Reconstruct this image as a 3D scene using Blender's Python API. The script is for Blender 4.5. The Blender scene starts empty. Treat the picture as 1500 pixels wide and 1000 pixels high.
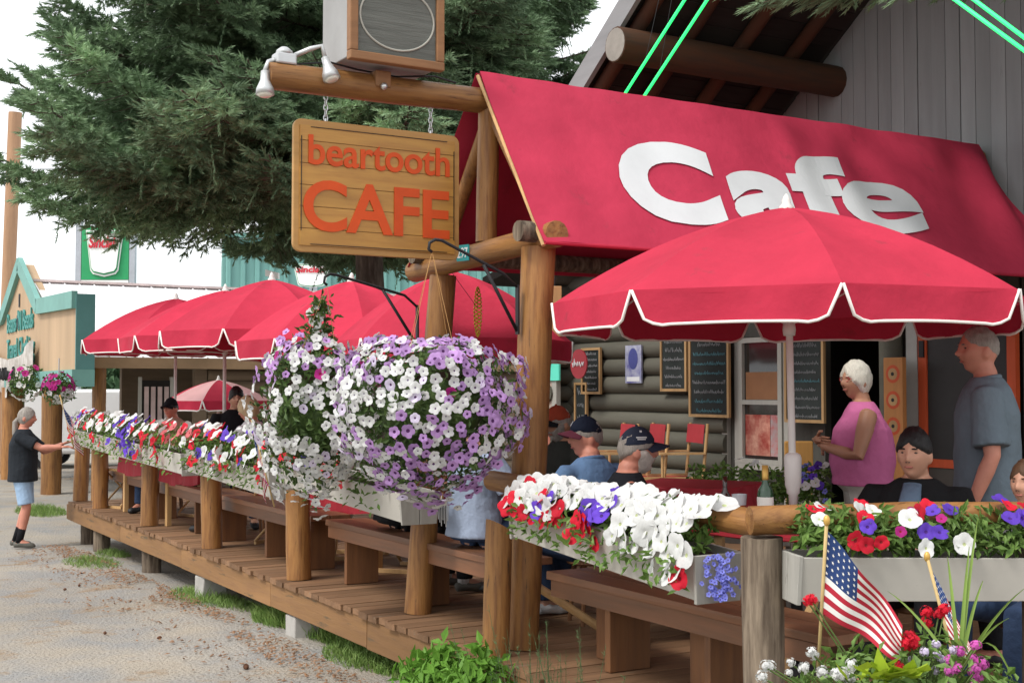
import bpy, bmesh, math, random
from mathutils import Vector, Matrix, Euler, noise as mnoise
R = math.radians
rng = random.Random(7)
scene = bpy.context.scene
COL = scene.collection

# ------------------------------------------------------------------ camera
FPX, YAW, PITCH, CAMZ = 1850.0, R(30.5), math.atan(70 / 1850.0), 1.45
cam_d = bpy.data.cameras.new('camera'); cam = bpy.data.objects.new('camera', cam_d); COL.objects.link(cam)
cam_d.sensor_width = 36.0; cam_d.lens = 36.0 * FPX / 1500.0; cam_d.clip_end = 3000; cam_d.clip_start = 0.05
cam.location = (0, 0, CAMZ); cam.rotation_euler = (R(90) + PITCH, 0, -YAW)
scene.camera = cam
# ------------------------------------------------------------------ sky, sun, exposure
SUN_EL, SUN_AZ = R(52), R(262)          # azimuth clockwise from +Y
world = bpy.data.worlds.new('World'); scene.world = world; world.use_nodes = True
wn = world.node_tree.nodes; wl = world.node_tree.links; wn.clear()
sky = wn.new('ShaderNodeTexSky'); sky.sky_type = 'NISHITA'; sky.sun_disc = False
sky.sun_elevation = SUN_EL; sky.sun_rotation = SUN_AZ; sky.air_density = 1.0; sky.dust_density = 3.0; sky.ozone_density = 1.0
hs = wn.new('ShaderNodeHueSaturation'); hs.inputs['Saturation'].default_value = 0.12
cl = wn.new('ShaderNodeMix'); cl.data_type = 'RGBA'; cl.inputs['Factor'].default_value = .75; cl.inputs['B'].default_value = (6.6, 6.8, 7.0, 1)   # even cloud layer
bg = wn.new('ShaderNodeBackground'); bg.inputs['Strength'].default_value = 0.15
wo = wn.new('ShaderNodeOutputWorld')
wl.new(sky.outputs[0], hs.inputs['Color']); wl.new(hs.outputs[0], cl.inputs['A']); wl.new(cl.outputs['Result'], bg.inputs[0]); wl.new(bg.outputs[0], wo.inputs[0])
sun_d = bpy.data.lights.new('sun', 'SUN'); sun_d.energy = 1.5; sun_d.angle = R(14); sun_d.color = (1, .96, .9)
sun = bpy.data.objects.new('sun', sun_d); COL.objects.link(sun)
sdir = Vector((math.cos(SUN_EL) * math.sin(SUN_AZ), math.cos(SUN_EL) * math.cos(SUN_AZ), math.sin(SUN_EL)))
sun.rotation_euler = sdir.to_track_quat('Z', 'Y').to_euler(); sun.location = (0, 0, 30)
scene.view_settings.view_transform = 'Standard'; scene.view_settings.look = 'None'
scene.view_settings.gamma = 1.0; scene.view_settings.use_curve_mapping = False
scene.view_settings.exposure = 0.62
scene.cycles.max_bounces = 6; scene.cycles.transparent_max_bounces = 8

# ------------------------------------------------------------------ helpers
_F = Vector((math.sin(YAW) * math.cos(PITCH), math.cos(YAW) * math.cos(PITCH), math.sin(PITCH)))
_R = Vector((math.cos(YAW), -math.sin(YAW), 0)); _U = _R.cross(_F)
def at(px, py, d):
    """world point seen at a pixel of the 1500x1000 photograph, d metres deep (used to survey the place)"""
    return Vector((0, 0, CAMZ)) + d * (_F + _R * ((px - 750) / FPX) + _U * ((500 - py) / FPX))
def atX(px, py, X):
    v = _F + _R * ((px - 750) / FPX) + _U * ((500 - py) / FPX)
    return Vector((0, 0, CAMZ)) + v * (X / v.x)
def atY(px, py, Y):
    v = _F + _R * ((px - 750) / FPX) + _U * ((500 - py) / FPX)
    return Vector((0, 0, CAMZ)) + v * (Y / v.y)
def V(*a): return Vector(a)
def gz(y):
    if y < 5: return -.36
    if y < 17: return -.36 - .19 * (y - 5) / 12
    return -.55

def _wloc(o):
    v = Vector((0, 0, 0))
    while o is not None: v = v + o.location; o = o.parent
    return v
def setp(o, label=None, cat=None, group=None, kind=None):
    if label: o['label'] = label
    if cat: o['category'] = cat
    if group: o['group'] = group
    if kind: o['kind'] = kind
    return o
def thing(name, loc, label, cat, group=None, rotz=0.0):
    o = bpy.data.objects.new(name, None); COL.objects.link(o); o.location = loc; o.rotation_euler = (0, 0, rotz)
    o.empty_display_size = .1
    return setp(o, label, cat, group)
def copy_tree(o, parent=None):
    c = o.copy(); COL.objects.link(c); c.parent = parent
    for ch in list(o.children): copy_tree(ch, c)
    return c

class MB:
    def __init__(s): s.v = []; s.f = []; s.m = []; s.mi = 0
    def add(s, vs, fs):
        b = len(s.v); s.v += [Vector(v) for v in vs]
        for f in fs: s.f.append([b + i for i in f]); s.m.append(s.mi)
        return s
    def box(s, a, b, jit=0):
        (x0, y0, z0), (x1, y1, z1) = a, b
        vs = [(x0,y0,z0),(x1,y0,z0),(x1,y1,z0),(x0,y1,z0),(x0,y0,z1),(x1,y0,z1),(x1,y1,z1),(x0,y1,z1)]
        if jit: vs = [tuple(c + rng.uniform(-jit, jit) for c in v) for v in vs]
        return s.add(vs, [(3,2,1,0),(4,5,6,7),(0,1,5,4),(1,2,6,5),(2,3,7,6),(3,0,4,7)])
    def obox(s, c, ex, ey, ez):
        """box by centre and three half-axis vectors"""
        c, ex, ey, ez = Vector(c), Vector(ex), Vector(ey), Vector(ez)
        vs = [c-ex-ey-ez, c+ex-ey-ez, c+ex+ey-ez, c-ex+ey-ez, c-ex-ey+ez, c+ex-ey+ez, c+ex+ey+ez, c-ex+ey+ez]
        return s.add(vs, [(3,2,1,0),(4,5,6,7),(0,1,5,4),(1,2,6,5),(2,3,7,6),(3,0,4,7)])
    def beam(s, p, q, w, h, up=(0,0,1)):
        p, q = Vector(p), Vector(q); d = (q - p).normalized(); u = Vector(up)
        sd = d.cross(u).normalized(); u = sd.cross(d).normalized()
        return s.obox((p + q) / 2, (q - p) / 2, sd * w / 2, u * h / 2)
    def tube(s, path, radii, n=10, cap=True, flat=1.0):
        path = [Vector(p) for p in path]
        if not hasattr(radii, '__len__'): radii = [radii] * len(path)
        t0 = (path[1] - path[0]).normalized(); ref = Vector((0, 0, 1)) if abs(t0.z) < .9 else Vector((1, 0, 0))
        a = t0.cross(ref).normalized(); vs = []; fs = []
        for i, p in enumerate(path):
            t = (path[min(i + 1, len(path) - 1)] - path[max(i - 1, 0)])
            t = t.normalized() if t.length > 1e-9 else t0
            a = (a - t * a.dot(t)).normalized(); b = t.cross(a)
            for k in range(n):
                th = 2 * math.pi * k / n
                vs.append(p + (a * math.cos(th) + b * math.sin(th) * flat) * radii[i])
        L = len(path)
        for i in range(L - 1):
            for k in range(n):
                k2 = (k + 1) % n
                fs.append((i*n + k, i*n + k2, (i+1)*n + k2, (i+1)*n + k))
        if cap: fs.append(tuple(range(n - 1, -1, -1))); fs.append(tuple((L-1)*n + k for k in range(n)))
        return s.add(vs, fs)
    def lathe(s, c, prof, n=16, cap=True):
        """profile [(r, z)...] round a vertical axis through c"""
        c = Vector(c); vs = []; fs = []
        for r, z in prof:
            for k in range(n):
                th = 2 * math.pi * k / n
                vs.append(c + Vector((r * math.cos(th), r * math.sin(th), z)))
        L = len(prof)
        for i in range(L - 1):
            for k in range(n):
                k2 = (k + 1) % n; fs.append((i*n + k, i*n + k2, (i+1)*n + k2, (i+1)*n + k))
        if cap: fs.append(tuple(range(n - 1, -1, -1))); fs.append(tuple((L-1)*n + k for k in range(n)))
        return s.add(vs, fs)
    def prism(s, pts, off):
        """extruded polygon: 3-D points, offset vector"""
        pts = [Vector(p) for p in pts]; off = Vector(off); n = len(pts)
        return s.add(pts + [p + off for p in pts], [tuple(range(n - 1, -1, -1)), tuple(range(n, 2 * n))] + [(i, (i+1) % n, n + (i+1) % n, n + i) for i in range(n)])
    def ball(s, c, r, n=12, m=8):
        c = Vector(c); r = r if hasattr(r, '__len__') else (r, r, r); vs = []; fs = []
        for j in range(m + 1):
            ph = math.pi * j / m - math.pi / 2
            for k in range(n):
                th = 2 * math.pi * k / n
                vs.append(c + Vector((r[0]*math.cos(ph)*math.cos(th), r[1]*math.cos(ph)*math.sin(th), r[2]*math.sin(ph))))
        for j in range(m):
            for k in range(n):
                k2 = (k + 1) % n; fs.append((j*n + k, j*n + k2, (j+1)*n + k2, (j+1)*n + k))
        return s.add(vs, fs)
    def mesh(s, name, mats, smooth=False):
        me = bpy.data.meshes.new(name); me.from_pydata(s.v, [], s.f)
        for m in (mats if isinstance(mats, (list, tuple)) else [mats]): me.materials.append(m)
        if any(s.m): me.polygons.foreach_set('material_index', s.m)
        if smooth: me.polygons.foreach_set('use_smooth', [True] * len(me.polygons))
        me.update(); return me
    def build(s, name, mats, parent=None, smooth=False, local=False, label=None, cat=None, group=None, kind=None, bevel=0):
        """world-space geometry -> one mesh object; local=True: already in the parent's frame"""
        if parent is not None:
            off = Vector((0, 0, 0)) if local else _wloc(parent)
            c = sum(s.v, Vector((0, 0, 0))) / max(1, len(s.v)) - off
        else:
            xs = [v.x for v in s.v]; ys = [v.y for v in s.v]; zs = [v.z for v in s.v]
            c = Vector(((min(xs)+max(xs))/2, (min(ys)+max(ys))/2, min(zs))); off = Vector((0, 0, 0))
        s.v = [v - off - c for v in s.v]
        o = bpy.data.objects.new(name, s.mesh(name, mats, smooth)); COL.objects.link(o)
        o.parent = parent; o.location = c
        if bevel:
            b = o.modifiers.new('bevel', 'BEVEL'); b.width = bevel; b.segments = 2; b.limit_method = 'ANGLE'
        return setp(o, label, cat, group, kind)
def inst(name, me, parent, M):
    o = bpy.data.objects.new(name, me); COL.objects.link(o); o.parent = parent; o.matrix_local = M
    return o
def smooth_by_angle(o, ang=40):
    me = o.data; me.polygons.foreach_set('use_smooth', [True] * len(me.polygons))
    try: me.set_sharp_from_angle(angle=R(ang))
    except Exception: pass
    return o

# ------------------------------------------------------------------ materials
def mat(name, col, rough=.7, var=.15, scale=8.0, axis=None, stretch=10.0, rnd=0.0, bump=.0, spec=.3, col2=None, metal=0.0,
        transl=0.0, hue=0.0, wear=None, bscale=None, sharp=(.35, .65)):
    m = bpy.data.materials.new(name); m.use_nodes = True; nt = m.node_tree; n = nt.nodes; l = nt.links
    bs = n['Principled BSDF']; out = n['Material Output']
    bs.inputs['Roughness'].default_value = rough; bs.inputs['Specular IOR Level'].default_value = spec; bs.inputs['Metallic'].default_value = metal
    tc = n.new('ShaderNodeTexCoord'); mp = n.new('ShaderNodeMapping'); l.new(tc.outputs['Object'], mp.inputs[0])
    sc = [1, 1, 1]
    if axis is not None: sc = [1 if i == axis else stretch for i in range(3)]
    mp.inputs['Scale'].default_value = sc
    oi = n.new('ShaderNodeObjectInfo')
    sh = n.new('ShaderNodeVectorMath'); sh.operation = 'ADD'; rv = n.new('ShaderNodeVectorMath'); rv.operation = 'SCALE'
    cx = n.new('ShaderNodeCombineXYZ')
    for i in range(3): l.new(oi.outputs['Random'], cx.inputs[i])
    l.new(cx.outputs[0], rv.inputs[0]); rv.inputs['Scale'].default_value = 37.0
    l.new(mp.outputs[0], sh.inputs[0]); l.new(rv.outputs[0], sh.inputs[1])
    nz = n.new('ShaderNodeTexNoise'); nz.inputs['Scale'].default_value = scale; nz.inputs['Detail'].default_value = 5; nz.inputs['Roughness'].default_value = .62
    l.new(sh.outputs[0], nz.inputs['Vector'])
    mr = n.new('ShaderNodeMapRange'); mr.inputs['From Min'].default_value = sharp[0]; mr.inputs['From Max'].default_value = sharp[1]
    l.new(nz.outputs['Fac'], mr.inputs['Value'])
    if col2 is not None:
        mx = n.new('ShaderNodeMix'); mx.data_type = 'RGBA'
        mx.inputs['A'].default_value = (*col, 1); mx.inputs['B'].default_value = (*col2, 1); l.new(mr.outputs[0], mx.inputs['Factor']); csock = mx.outputs['Result']
    else:
        rg = n.new('ShaderNodeRGB'); rg.outputs[0].default_value = (*col, 1); csock = rg.outputs[0]
    m2 = n.new('ShaderNodeMapRange'); m2.inputs['To Min'].default_value = 1 - var; m2.inputs['To Max'].default_value = 1 + var
    n2 = n.new('ShaderNodeTexNoise'); n2.inputs['Scale'].default_value = scale * .23; n2.inputs['Detail'].default_value = 3
    l.new(sh.outputs[0], n2.inputs['Vector'])
    ad = n.new('ShaderNodeMath'); ad.operation = 'ADD'; l.new(nz.outputs['Fac'], ad.inputs[0]); l.new(n2.outputs['Fac'], ad.inputs[1])
    m2.inputs['From Min'].default_value = .65; m2.inputs['From Max'].default_value = 1.35; l.new(ad.outputs[0], m2.inputs['Value'])
    m3 = n.new('ShaderNodeMapRange'); m3.inputs['To Min'].default_value = 1 - rnd; m3.inputs['To Max'].default_value = 1 + rnd; l.new(oi.outputs['Random'], m3.inputs['Value'])
    mu = n.new('ShaderNodeMath'); mu.operation = 'MULTIPLY'; l.new(m2.outputs[0], mu.inputs[0]); l.new(m3.outputs[0], mu.inputs[1])
    vs = n.new('ShaderNodeVectorMath'); vs.operation = 'SCALE'; l.new(csock, vs.inputs[0]); l.new(mu.outputs[0], vs.inputs['Scale']); fin = vs.outputs[0]
    if wear is not None:
        nw = n.new('ShaderNodeTexNoise'); nw.inputs['Scale'].default_value = wear[2]; nw.inputs['Detail'].default_value = 8; nw.inputs['Roughness'].default_value = .7
        l.new(sh.outputs[0], nw.inputs['Vector'])
        mw = n.new('ShaderNodeMapRange'); mw.inputs['From Min'].default_value = wear[1]; mw.inputs['From Max'].default_value = wear[1] + .08; l.new(nw.outputs['Fac'], mw.inputs['Value'])
        mx2 = n.new('ShaderNodeMix'); mx2.data_type = 'RGBA'; l.new(mw.outputs[0], mx2.inputs['Factor']); l.new(fin, mx2.inputs['A']); mx2.inputs['B'].default_value = (*wear[0], 1); fin = mx2.outputs['Result']
    if hue:
        h = n.new('ShaderNodeHueSaturation'); mh = n.new('ShaderNodeMapRange'); mh.inputs['To Min'].default_value = .5 - hue; mh.inputs['To Max'].default_value = .5 + hue
        wv = n.new('ShaderNodeMath'); wv.operation = 'FRACT'; wm = n.new('ShaderNodeMath'); wm.operation = 'MULTIPLY'; wm.inputs[1].default_value = 7.31
        l.new(oi.outputs['Random'], wm.inputs[0]); l.new(wm.outputs[0], wv.inputs[0]); l.new(wv.outputs[0], mh.inputs['Value']); l.new(mh.outputs[0], h.inputs['Hue']); l.new(fin, h.inputs['Color']); fin = h.outputs[0]
    l.new(fin, bs.inputs['Base Color'])
    if bump:
        bp = n.new('ShaderNodeBump'); bp.inputs['Strength'].default_value = min(1.0, bump); bp.inputs['Distance'].default_value = .01
        src = nz.outputs['Fac']
        if bscale:
            n3 = n.new('ShaderNodeTexNoise'); n3.inputs['Scale'].default_value = bscale; n3.inputs['Detail'].default_value = 4; l.new(sh.outputs[0], n3.inputs['Vector']); src = n3.outputs['Fac']; bp.inputs['Distance'].default_value = .03
        l.new(src, bp.inputs['Height']); l.new(bp.outputs[0], bs.inputs['Normal'])
    if transl:
        tr = n.new('ShaderNodeBsdfTranslucent'); l.new(fin, tr.inputs['Color']); ms = n.new('ShaderNodeMixShader'); ms.inputs[0].default_value = transl
        l.new(bs.outputs[0], ms.inputs[1]); l.new(tr.outputs[0], ms.inputs[2]); l.new(ms.outputs[0], out.inputs['Surface'])
    return m

def logmat(name, axis, a=(.37,.178,.055), b=(.165,.07,.023), rough=.45):
    return mat(name, a, rough, .38, 3.2, axis, 11, .15, .6, .35, col2=b, wear=((.065,.034,.017), .60, 4.2), sharp=(.36, .64))
LOGX, LOGY, LOGZ = logmat('log_x', 0), logmat('log_y', 1), logmat('log_z', 2)
GREYLOG = mat('weathered_log', (.085,.062,.045), .85, .35, 2.6, 2, 10, .15, .7, .2, col2=(.21,.165,.12), wear=((.04,.03,.022), .60, 4))
DARKLOGX = mat('dark_log', (.10,.046,.025), .7, .3, 1.8, 0, 8, .1, .4, .2, col2=(.05,.032,.022))
DECKP = mat('deck_plank_wood', (.27,.150,.080), .75, .32, 2.6, 0, 9, .26, .5, .22, col2=(.165,.092,.05), wear=((.22,.17,.12), .61, 2.0))
RIM = mat('rim_board_wood', (.33,.178,.075), .7, .32, 2.4, 1, 9, .14, .5, .22, col2=(.22,.118,.055), wear=((.12,.085,.05), .59, 2.6))
BENCHW = mat('bench_wood', (.25,.108,.052), .5, .25, 1.8, 1, 11, .15, .25, .4, col2=(.15,.07,.035))
BENCHZ = mat('bench_leg_wood', (.24,.108,.045), .6, .3, 1.8, 2, 11, .2, .3, .3, col2=(.13,.06,.03))
BOXPAINT = mat('grey_box_paint', (.44,.415,.37), .65, .10, 5, None, 1, .05, .12, .3, wear=((.26,.24,.20), .66, 5.0))
BOXPAINT2 = mat('grey_end_paint', (.36,.345,.31), .75, .14, 5, 2, 5, .05, .35, .3, wear=((.2,.19,.16), .62, 4.0))
RED = mat('red_canvas', (.48,.031,.064), .8, .16, 3, None, 1, .12, .30, .15, transl=.12, bscale=9, wear=((.40,.036,.062), .60, 5))
REDA = mat('red_awning_canvas', (.49,.038,.080), .8, .16, 2.2, None, 1, .0, .45, .15, transl=.10, bscale=5, wear=((.39,.038,.07), .60, 3.5))
PIPING = mat('white_piping', (.8,.74,.70), .8, .06)
WHITEL = mat('white_lettering', (.60,.61,.62), .85, .10, 3, None, 1, 0, .15, .2)
METAL = mat('brushed_metal', (.62,.62,.62), .32, .06, metal=.85)
PAINTPOLE = mat('white_pole', (.72,.70,.66), .35, .06)
BLACKM = mat('black_iron', (.02,.02,.022), .5, .2)
SIGNW = mat('varnished_sign_wood', (.52,.27,.055), .4, .16, 2.2, 0, 12, 0, .15, .45, col2=(.36,.17,.035))
SIGNEDGE = mat('sign_edge_wood', (.44,.24,.08), .5, .18, 3, 0, 9)
ORANGE = mat('orange_letter_paint', (.60,.075,.012), .55, .12, 9)
LEAF = mat('leaf_green', (.085,.17,.028), .55, .35, 30, None, 1, .2, 0, .35, col2=(.16,.25,.06), transl=.22)
LEAFD = mat('leaf_dark', (.05,.105,.022), .55, .35, 30, None, 1, .2, 0, .35, col2=(.11,.17,.045), transl=.2)
LIME = mat('leaf_lime', (.33,.45,.03), .5, .2, 20, transl=.25)
STEM = mat('stem_green', (.10,.15,.04), .7, .2)
SOIL = mat('soil', (.05,.035,.025), .95, .4, 25, bump=.5)
GREYSIDING = mat('grey_siding', (.30,.315,.325), .8, .16, 1.6, 2, 9, .10, .3, .2, col2=(.24,.25,.26), wear=((.14,.145,.15), .66, 2.0))
WALLLOG = mat('grey_green_wall_log', (.105,.100,.078), .65, .18, 1.6, 1, 8, .12, .25, .3)
TRIM = mat('grey_trim', (.40,.39,.35), .65, .1, 4, 2, 6, .05)
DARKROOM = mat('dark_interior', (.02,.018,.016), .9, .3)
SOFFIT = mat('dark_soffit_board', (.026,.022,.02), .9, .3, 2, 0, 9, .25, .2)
FASCIA = mat('grey_fascia', (.25,.25,.255), .8, .15, 2, 1, 6)
ORANGEP = mat('orange_door_paint', (.62,.10,.035), .5, .12, 4, 2, 6)
CHALK = mat('chalkboard', (.018,.022,.021), .8, .5, 4, rnd=.2)
CHALKW = mat('chalk', (.30,.31,.32), .95, .2, 30)
CHALKB = mat('chalk_blue', (.13,.28,.32), .95, .2, 30)
FRAMEW = mat('board_frame_wood', (.36,.22,.10), .55, .2, 3, 2, 8, .1)
LTWOOD = mat('light_wood', (.50,.31,.14), .5, .2, 3, 2, 8, .15, .1)
CONC = mat('concrete', (.42,.40,.37), .9, .2, 10, bump=.4)
def glassy(name, col, rough=.05, spec=.6):
    return mat(name, col, rough, .1, 3, spec=spec)
# ================================================================== ground
GRM = mat('dusty_pavement', (.40,.35,.285), .95, .24, 1.5, None, 1, 0, .9, .15, col2=(.25,.243,.232), wear=((.30,.225,.155), .58, 1.3), bscale=38)
mb = MB(); ys = [-40,-10,0,2,4,5,6,7,8,9,10,11,12,13,14,15,16,17,19,22,26,32,45,70,120,250,900]
xs = [-400,-120,-40,-15,-6,-3,-1,0,1,2,2.6,3.0,3.4,4,5,6,8,11,16,30,90,300,900]
vv = []
for y in ys:
    for x in xs:
        z = gz(y) + (.018 * mnoise.noise((x * .6, y * .45, 3)) if -10 < y < 60 and -10 < x < 30 else 0)
        if 2.9 < x < 3.7 and 4 < y < 17: z += .03
        vv.append((x, y, z))
nx = len(xs); mb.add(vv, [(j*nx+i, j*nx+i+1, (j+1)*nx+i+1, (j+1)*nx+i) for j in range(len(ys)-1) for i in range(nx-1)])
mb.build('ground', GRM, smooth=True, kind='structure')

# ================================================================== deck
X0, YN, YF, XB = 3.42, 3.15, 17.15, 8.30
deck = thing('deck', (X0 + 2, 10, -.3), 'long raised wooden terrace deck with a light orange rim board', 'deck')
pw = .142; n = int((YF - YN) / pw)
for i in range(n):
    y = YN + i * pw; j = rng.uniform(-.018, .012)
    xb = XB if y < 13.6 else 6.1
    MB().box((X0 - .045 + j, y + .004, -.038 + rng.uniform(-.003, .002)), (xb, y + pw - .004, rng.uniform(-.002, .003)), .0015).build('plank', DECKP, deck)
segs = [YN, 5.55, 7.62, 9.45, 11.9, 14.3, YF]
for a, b in zip(segs[:-1], segs[1:]):
    MB().box((X0 - .03, a + .004, -.232 + rng.uniform(-.006, .006)), (X0 + .012, b - .004, -.041), .002).build('rim_board', RIM, deck, bevel=.004)
MB().box((X0 - .03, YF + .004, -.23), (6.1, YF + .046, -.041)).build('rim_board', RIM, deck, bevel=.004)
MB().box((X0 - .03, YN - .046, -.23), (XB, YN - .004, -.041)).build('rim_board', RIM, deck, bevel=.004)
for y in (4.0, 6.4, 8.7, 11, 13.3, 15.8):
    MB().box((X0 + .1, y, -.2), (XB - .3, y + .05, -.042)).build('joist', BENCHZ, deck)
def log(p, q, r, n=14, wob=.04, steps=7, seed=0, taper=0.0, bend=.0):
    p, q = Vector(p), Vector(q); path = []; rad = []
    for i in range(steps):
        t = i / (steps - 1); o = Vector((mnoise.noise((seed, t * 3, 0)), mnoise.noise((seed, t * 3, 5)), mnoise.noise((seed, t * 3, 9)))) * bend
        path.append(p.lerp(q, t) + o * math.sin(math.pi * t)); rad.append(r * (1 - taper * t) * (1 + wob * mnoise.noise((seed * 1.7, t * 5, 2))))
    m = MB().tube(path, rad, n); 
    for i, v in enumerate(m.v):
        d = mnoise.noise(v * 7 + Vector((seed, 0, 0))) * r * wob
        ax = (q - p).normalized(); c = p + ax * (v - p).dot(ax); rr = (v - c)
        if rr.length > 1e-4: m.v[i] = v + rr.normalized() * d
    return m
def build_log(name, p, q, r, m, parent=None, **k):
    kw = {a: k.pop(a) for a in ('label', 'cat', 'group') if a in k}
    o = log(p, q, r, **k).build(name, m, parent, **kw); return smooth_by_angle(o, 50)
for y, x in ((16.95, 3.62), (15.75, 3.52), (13.45, 3.52), (11.3, 4.6), (13.3, 5.9)):
    build_log('support_post', (x, y, gz(y) - .1), (x, y, -.235), .10, GREYLOG, deck, seed=y)
# concrete piers, each its own block
for (px, py, yy, lab) in ((283, 843, 11.35, 'concrete pier block under the deck, beside the grass tuft with white dust'), (402, 895, 9.05, 'concrete pier block under the deck below the grey-footed post')):
    m = MB().box((X0 - .02, yy - .1, gz(yy) - .04), (X0 + .2, yy + .1, -.24), .012)
    m.build('concrete_block', CONC, label=lab, cat='block', bevel=.01)

# short posts carrying the flower boxes
short = [(17.05, 'short log post at the far end corner of the deck', .76), (15.9, 'short log post under the far end of the white-and-purple flower box', .72), (13.6, 'short log post below the cluster of purple petunias', .68),
         (11.4, 'short log post between the first and second far flower boxes', .66), (9.2, 'short grey-footed log post beside the narrow end of the long bench', .68)]
for i, (y, lab, zt) in enumerate(short):
    build_log('fence_post', (X0 + .11, y, .002), (X0 + .12 + rng.uniform(-.02, .02), y + .03, zt), .095, LOGZ, seed=i * 3.1, label=lab, cat='post', group='short posts along the deck edge')
m = log((X0 + .02, 6.02, -.03), (X0 + .05, 6.03, .70), .075, seed=5.5)
for v in m.v:
    if v.z > .68: v.z += .09 * (1 - min(1, (Vector((v.x, v.y, 0)) - Vector((X0 + .05, 6.03, 0))).length / .075)) - .04 * ((v.x - X0 - .05) / .075)
smooth_by_angle(m.build('fence_post', LOGZ, label='pointed half-log post with pale cut top beside the tall canopy post', cat='post'), 40)
build_log('fence_post', (X0 + .04, 3.88, -.34), (X0 + .02, 3.87, .86), .083, GREYLOG, seed=9.2, label='dark weathered grey corner post with rails resting on it', cat='post')
# rails
build_log('fence_rail', (X0 + .06, 3.92, .905), (X0 + .16, 6.3, .93), .058, LOGY, seed=3, label='yellow peeled log rail behind the white petunias, ending on the corner post', cat='rail')
e0 = at(1098, 762, 5.02); e1 = at(1560, 752, 5.2)
build_log('fence_rail', e0, e1, .058, LOGX, seed=4, label='brown log rail above the grey planter with few flowers', cat='rail', bend=.02)
build_log('fence_post', (e1.x - .1, e1.y + .04, 0), (e1.x - .1, e1.y + .04, e1.z - .06), .08, GREYLOG, seed=12, label='grey post carrying the far end of the brown log rail', cat='post')

# benches
def bench(y0, y1, legs, lab, z=.46):
    x0, x1 = X0 + .26, X0 + .60
    b = thing('bench', ((x0 + x1) / 2, (y0 + y1) / 2, 0), lab, 'bench', 'plank benches along the deck edge')
    for k in range(2):
        xa = x0 + k * .172
        MB().box((xa, y0, z - .042), (xa + .165, y1, z + rng.uniform(-.002, .002)), .002).build('seat_plank', BENCHW, b, bevel=.004)
    MB().box((x0 + .012, y0 + .03, z - .13), (x0 + .04, y1 - .03, z - .044)).build('apron_board', BENCHW, b)
    for y in legs:
        MB().box((x0 + .05, y, .004), (x1 - .03, y + .045, z - .046), .002).build('leg', BENCHZ, b, bevel=.004)
        MB().box((x0 + .20, y + .10, .004), (x0 + .245, y + .34, z - .046), .002).build('leg_board', BENCHZ, b, bevel=.004)
    return b
bench(9.35, 16.7, (9.6, 10.5, 11.8, 12.6, 14.2, 15.6), 'long reddish plank bench running behind the far flower boxes')
bench(6.35, 9.05, (6.55, 7.6, 8.75), 'plank bench under the giant hanging petunia basket')
bench(3.75, 5.88, (4.55, 5.35), 'plank bench under the flower box full of white petunias')
# diagonal braces seen under the benches
for (p, q, lab) in (((3.75, 6.45, .42), (4.25, 6.2, .05), 'diagonal timber prop under the bench beside the canopy post'), ((4.55, 4.7, .44), (4.0, 4.45, .03), 'slanting light pole leaning under the near table')):
    MB().tube([p, q], .025, 8).build('timber_brace', LTWOOD, label=lab, cat='timber')
# ================================================================== text
def text_me(s, size, ext, bold=0.0, key={}):
    k = (s, size, ext, bold)
    if k not in key:
        cu = bpy.data.curves.new('t', 'FONT'); cu.body = s; cu.size = size; cu.extrude = ext; cu.offset = bold; cu.resolution_u = 6
        o = bpy.data.objects.new('t', cu); COL.objects.link(o); bpy.context.view_layer.update()
        me = bpy.data.meshes.new_from_object(o.evaluated_get(bpy.context.evaluated_depsgraph_get()))
        bpy.data.objects.remove(o); bpy.data.curves.remove(cu); me.materials.clear(); key[k] = me
    return key[k]
def bb(me):
    xs = [v.co.x for v in me.vertices]; ys = [v.co.y for v in me.vertices]
    return (min(xs), max(xs), min(ys), max(ys)) if xs else (0, 0, 0, 0)
def letters(s, parent, org, ex, ey, width, height, m, ext=.002, bold=.02, one=False, name='letter', warp=None):
    """lettering laid on a plane: org = lower left, width/height of the block of capitals"""
    ex, ey = Vector(ex).normalized(), Vector(ey).normalized(); ez = ex.cross(ey).normalized()
    full = text_me(s, 1, 0, bold); x0, x1, _, _ = bb(full)
    chh = bb(text_me('E', 1, 0, bold)); sx = width / (x1 - x0); sy = height / (chh[3] - chh[2])
    objs = []
    items = [(s, 0)] if one else [(c, bb(text_me(s[:i+1], 1, 0, bold))[1] - bb(text_me(c, 1, 0, bold))[1]) for i, c in enumerate(s) if c != ' ']
    for c, off in items:
        me0 = text_me(c, 1, 1.0, bold); mb = MB()
        if warp:
            bm = bmesh.new(); bm.from_mesh(me0); bmesh.ops.triangulate(bm, faces=bm.faces)
            for _ in range(6):
                ed_ = [e for e in bm.edges if max(abs((e.verts[0].co - e.verts[1].co).x) * sx, abs((e.verts[0].co - e.verts[1].co).y) * sy) > .05]
                if not ed_: break
                bmesh.ops.subdivide_edges(bm, edges=ed_, cuts=1); bmesh.ops.triangulate(bm, faces=bm.faces)
            me0 = bpy.data.meshes.new('t'); bm.to_mesh(me0); bm.free()
        vs = []
        for v in me0.vertices:
            x = (v.co.x + off - x0) * sx; y = (v.co.y - chh[2]) * sy
            p = Vector(org) + ex * x + ey * y + ez * (v.co.z * ext + ext)
            if warp: p = p + ez * warp(p)
            vs.append(p)
        mb.add(vs, [tuple(p.vertices) for p in me0.polygons])
        objs.append(mb.build(name, m, parent))
    return objs

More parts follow.
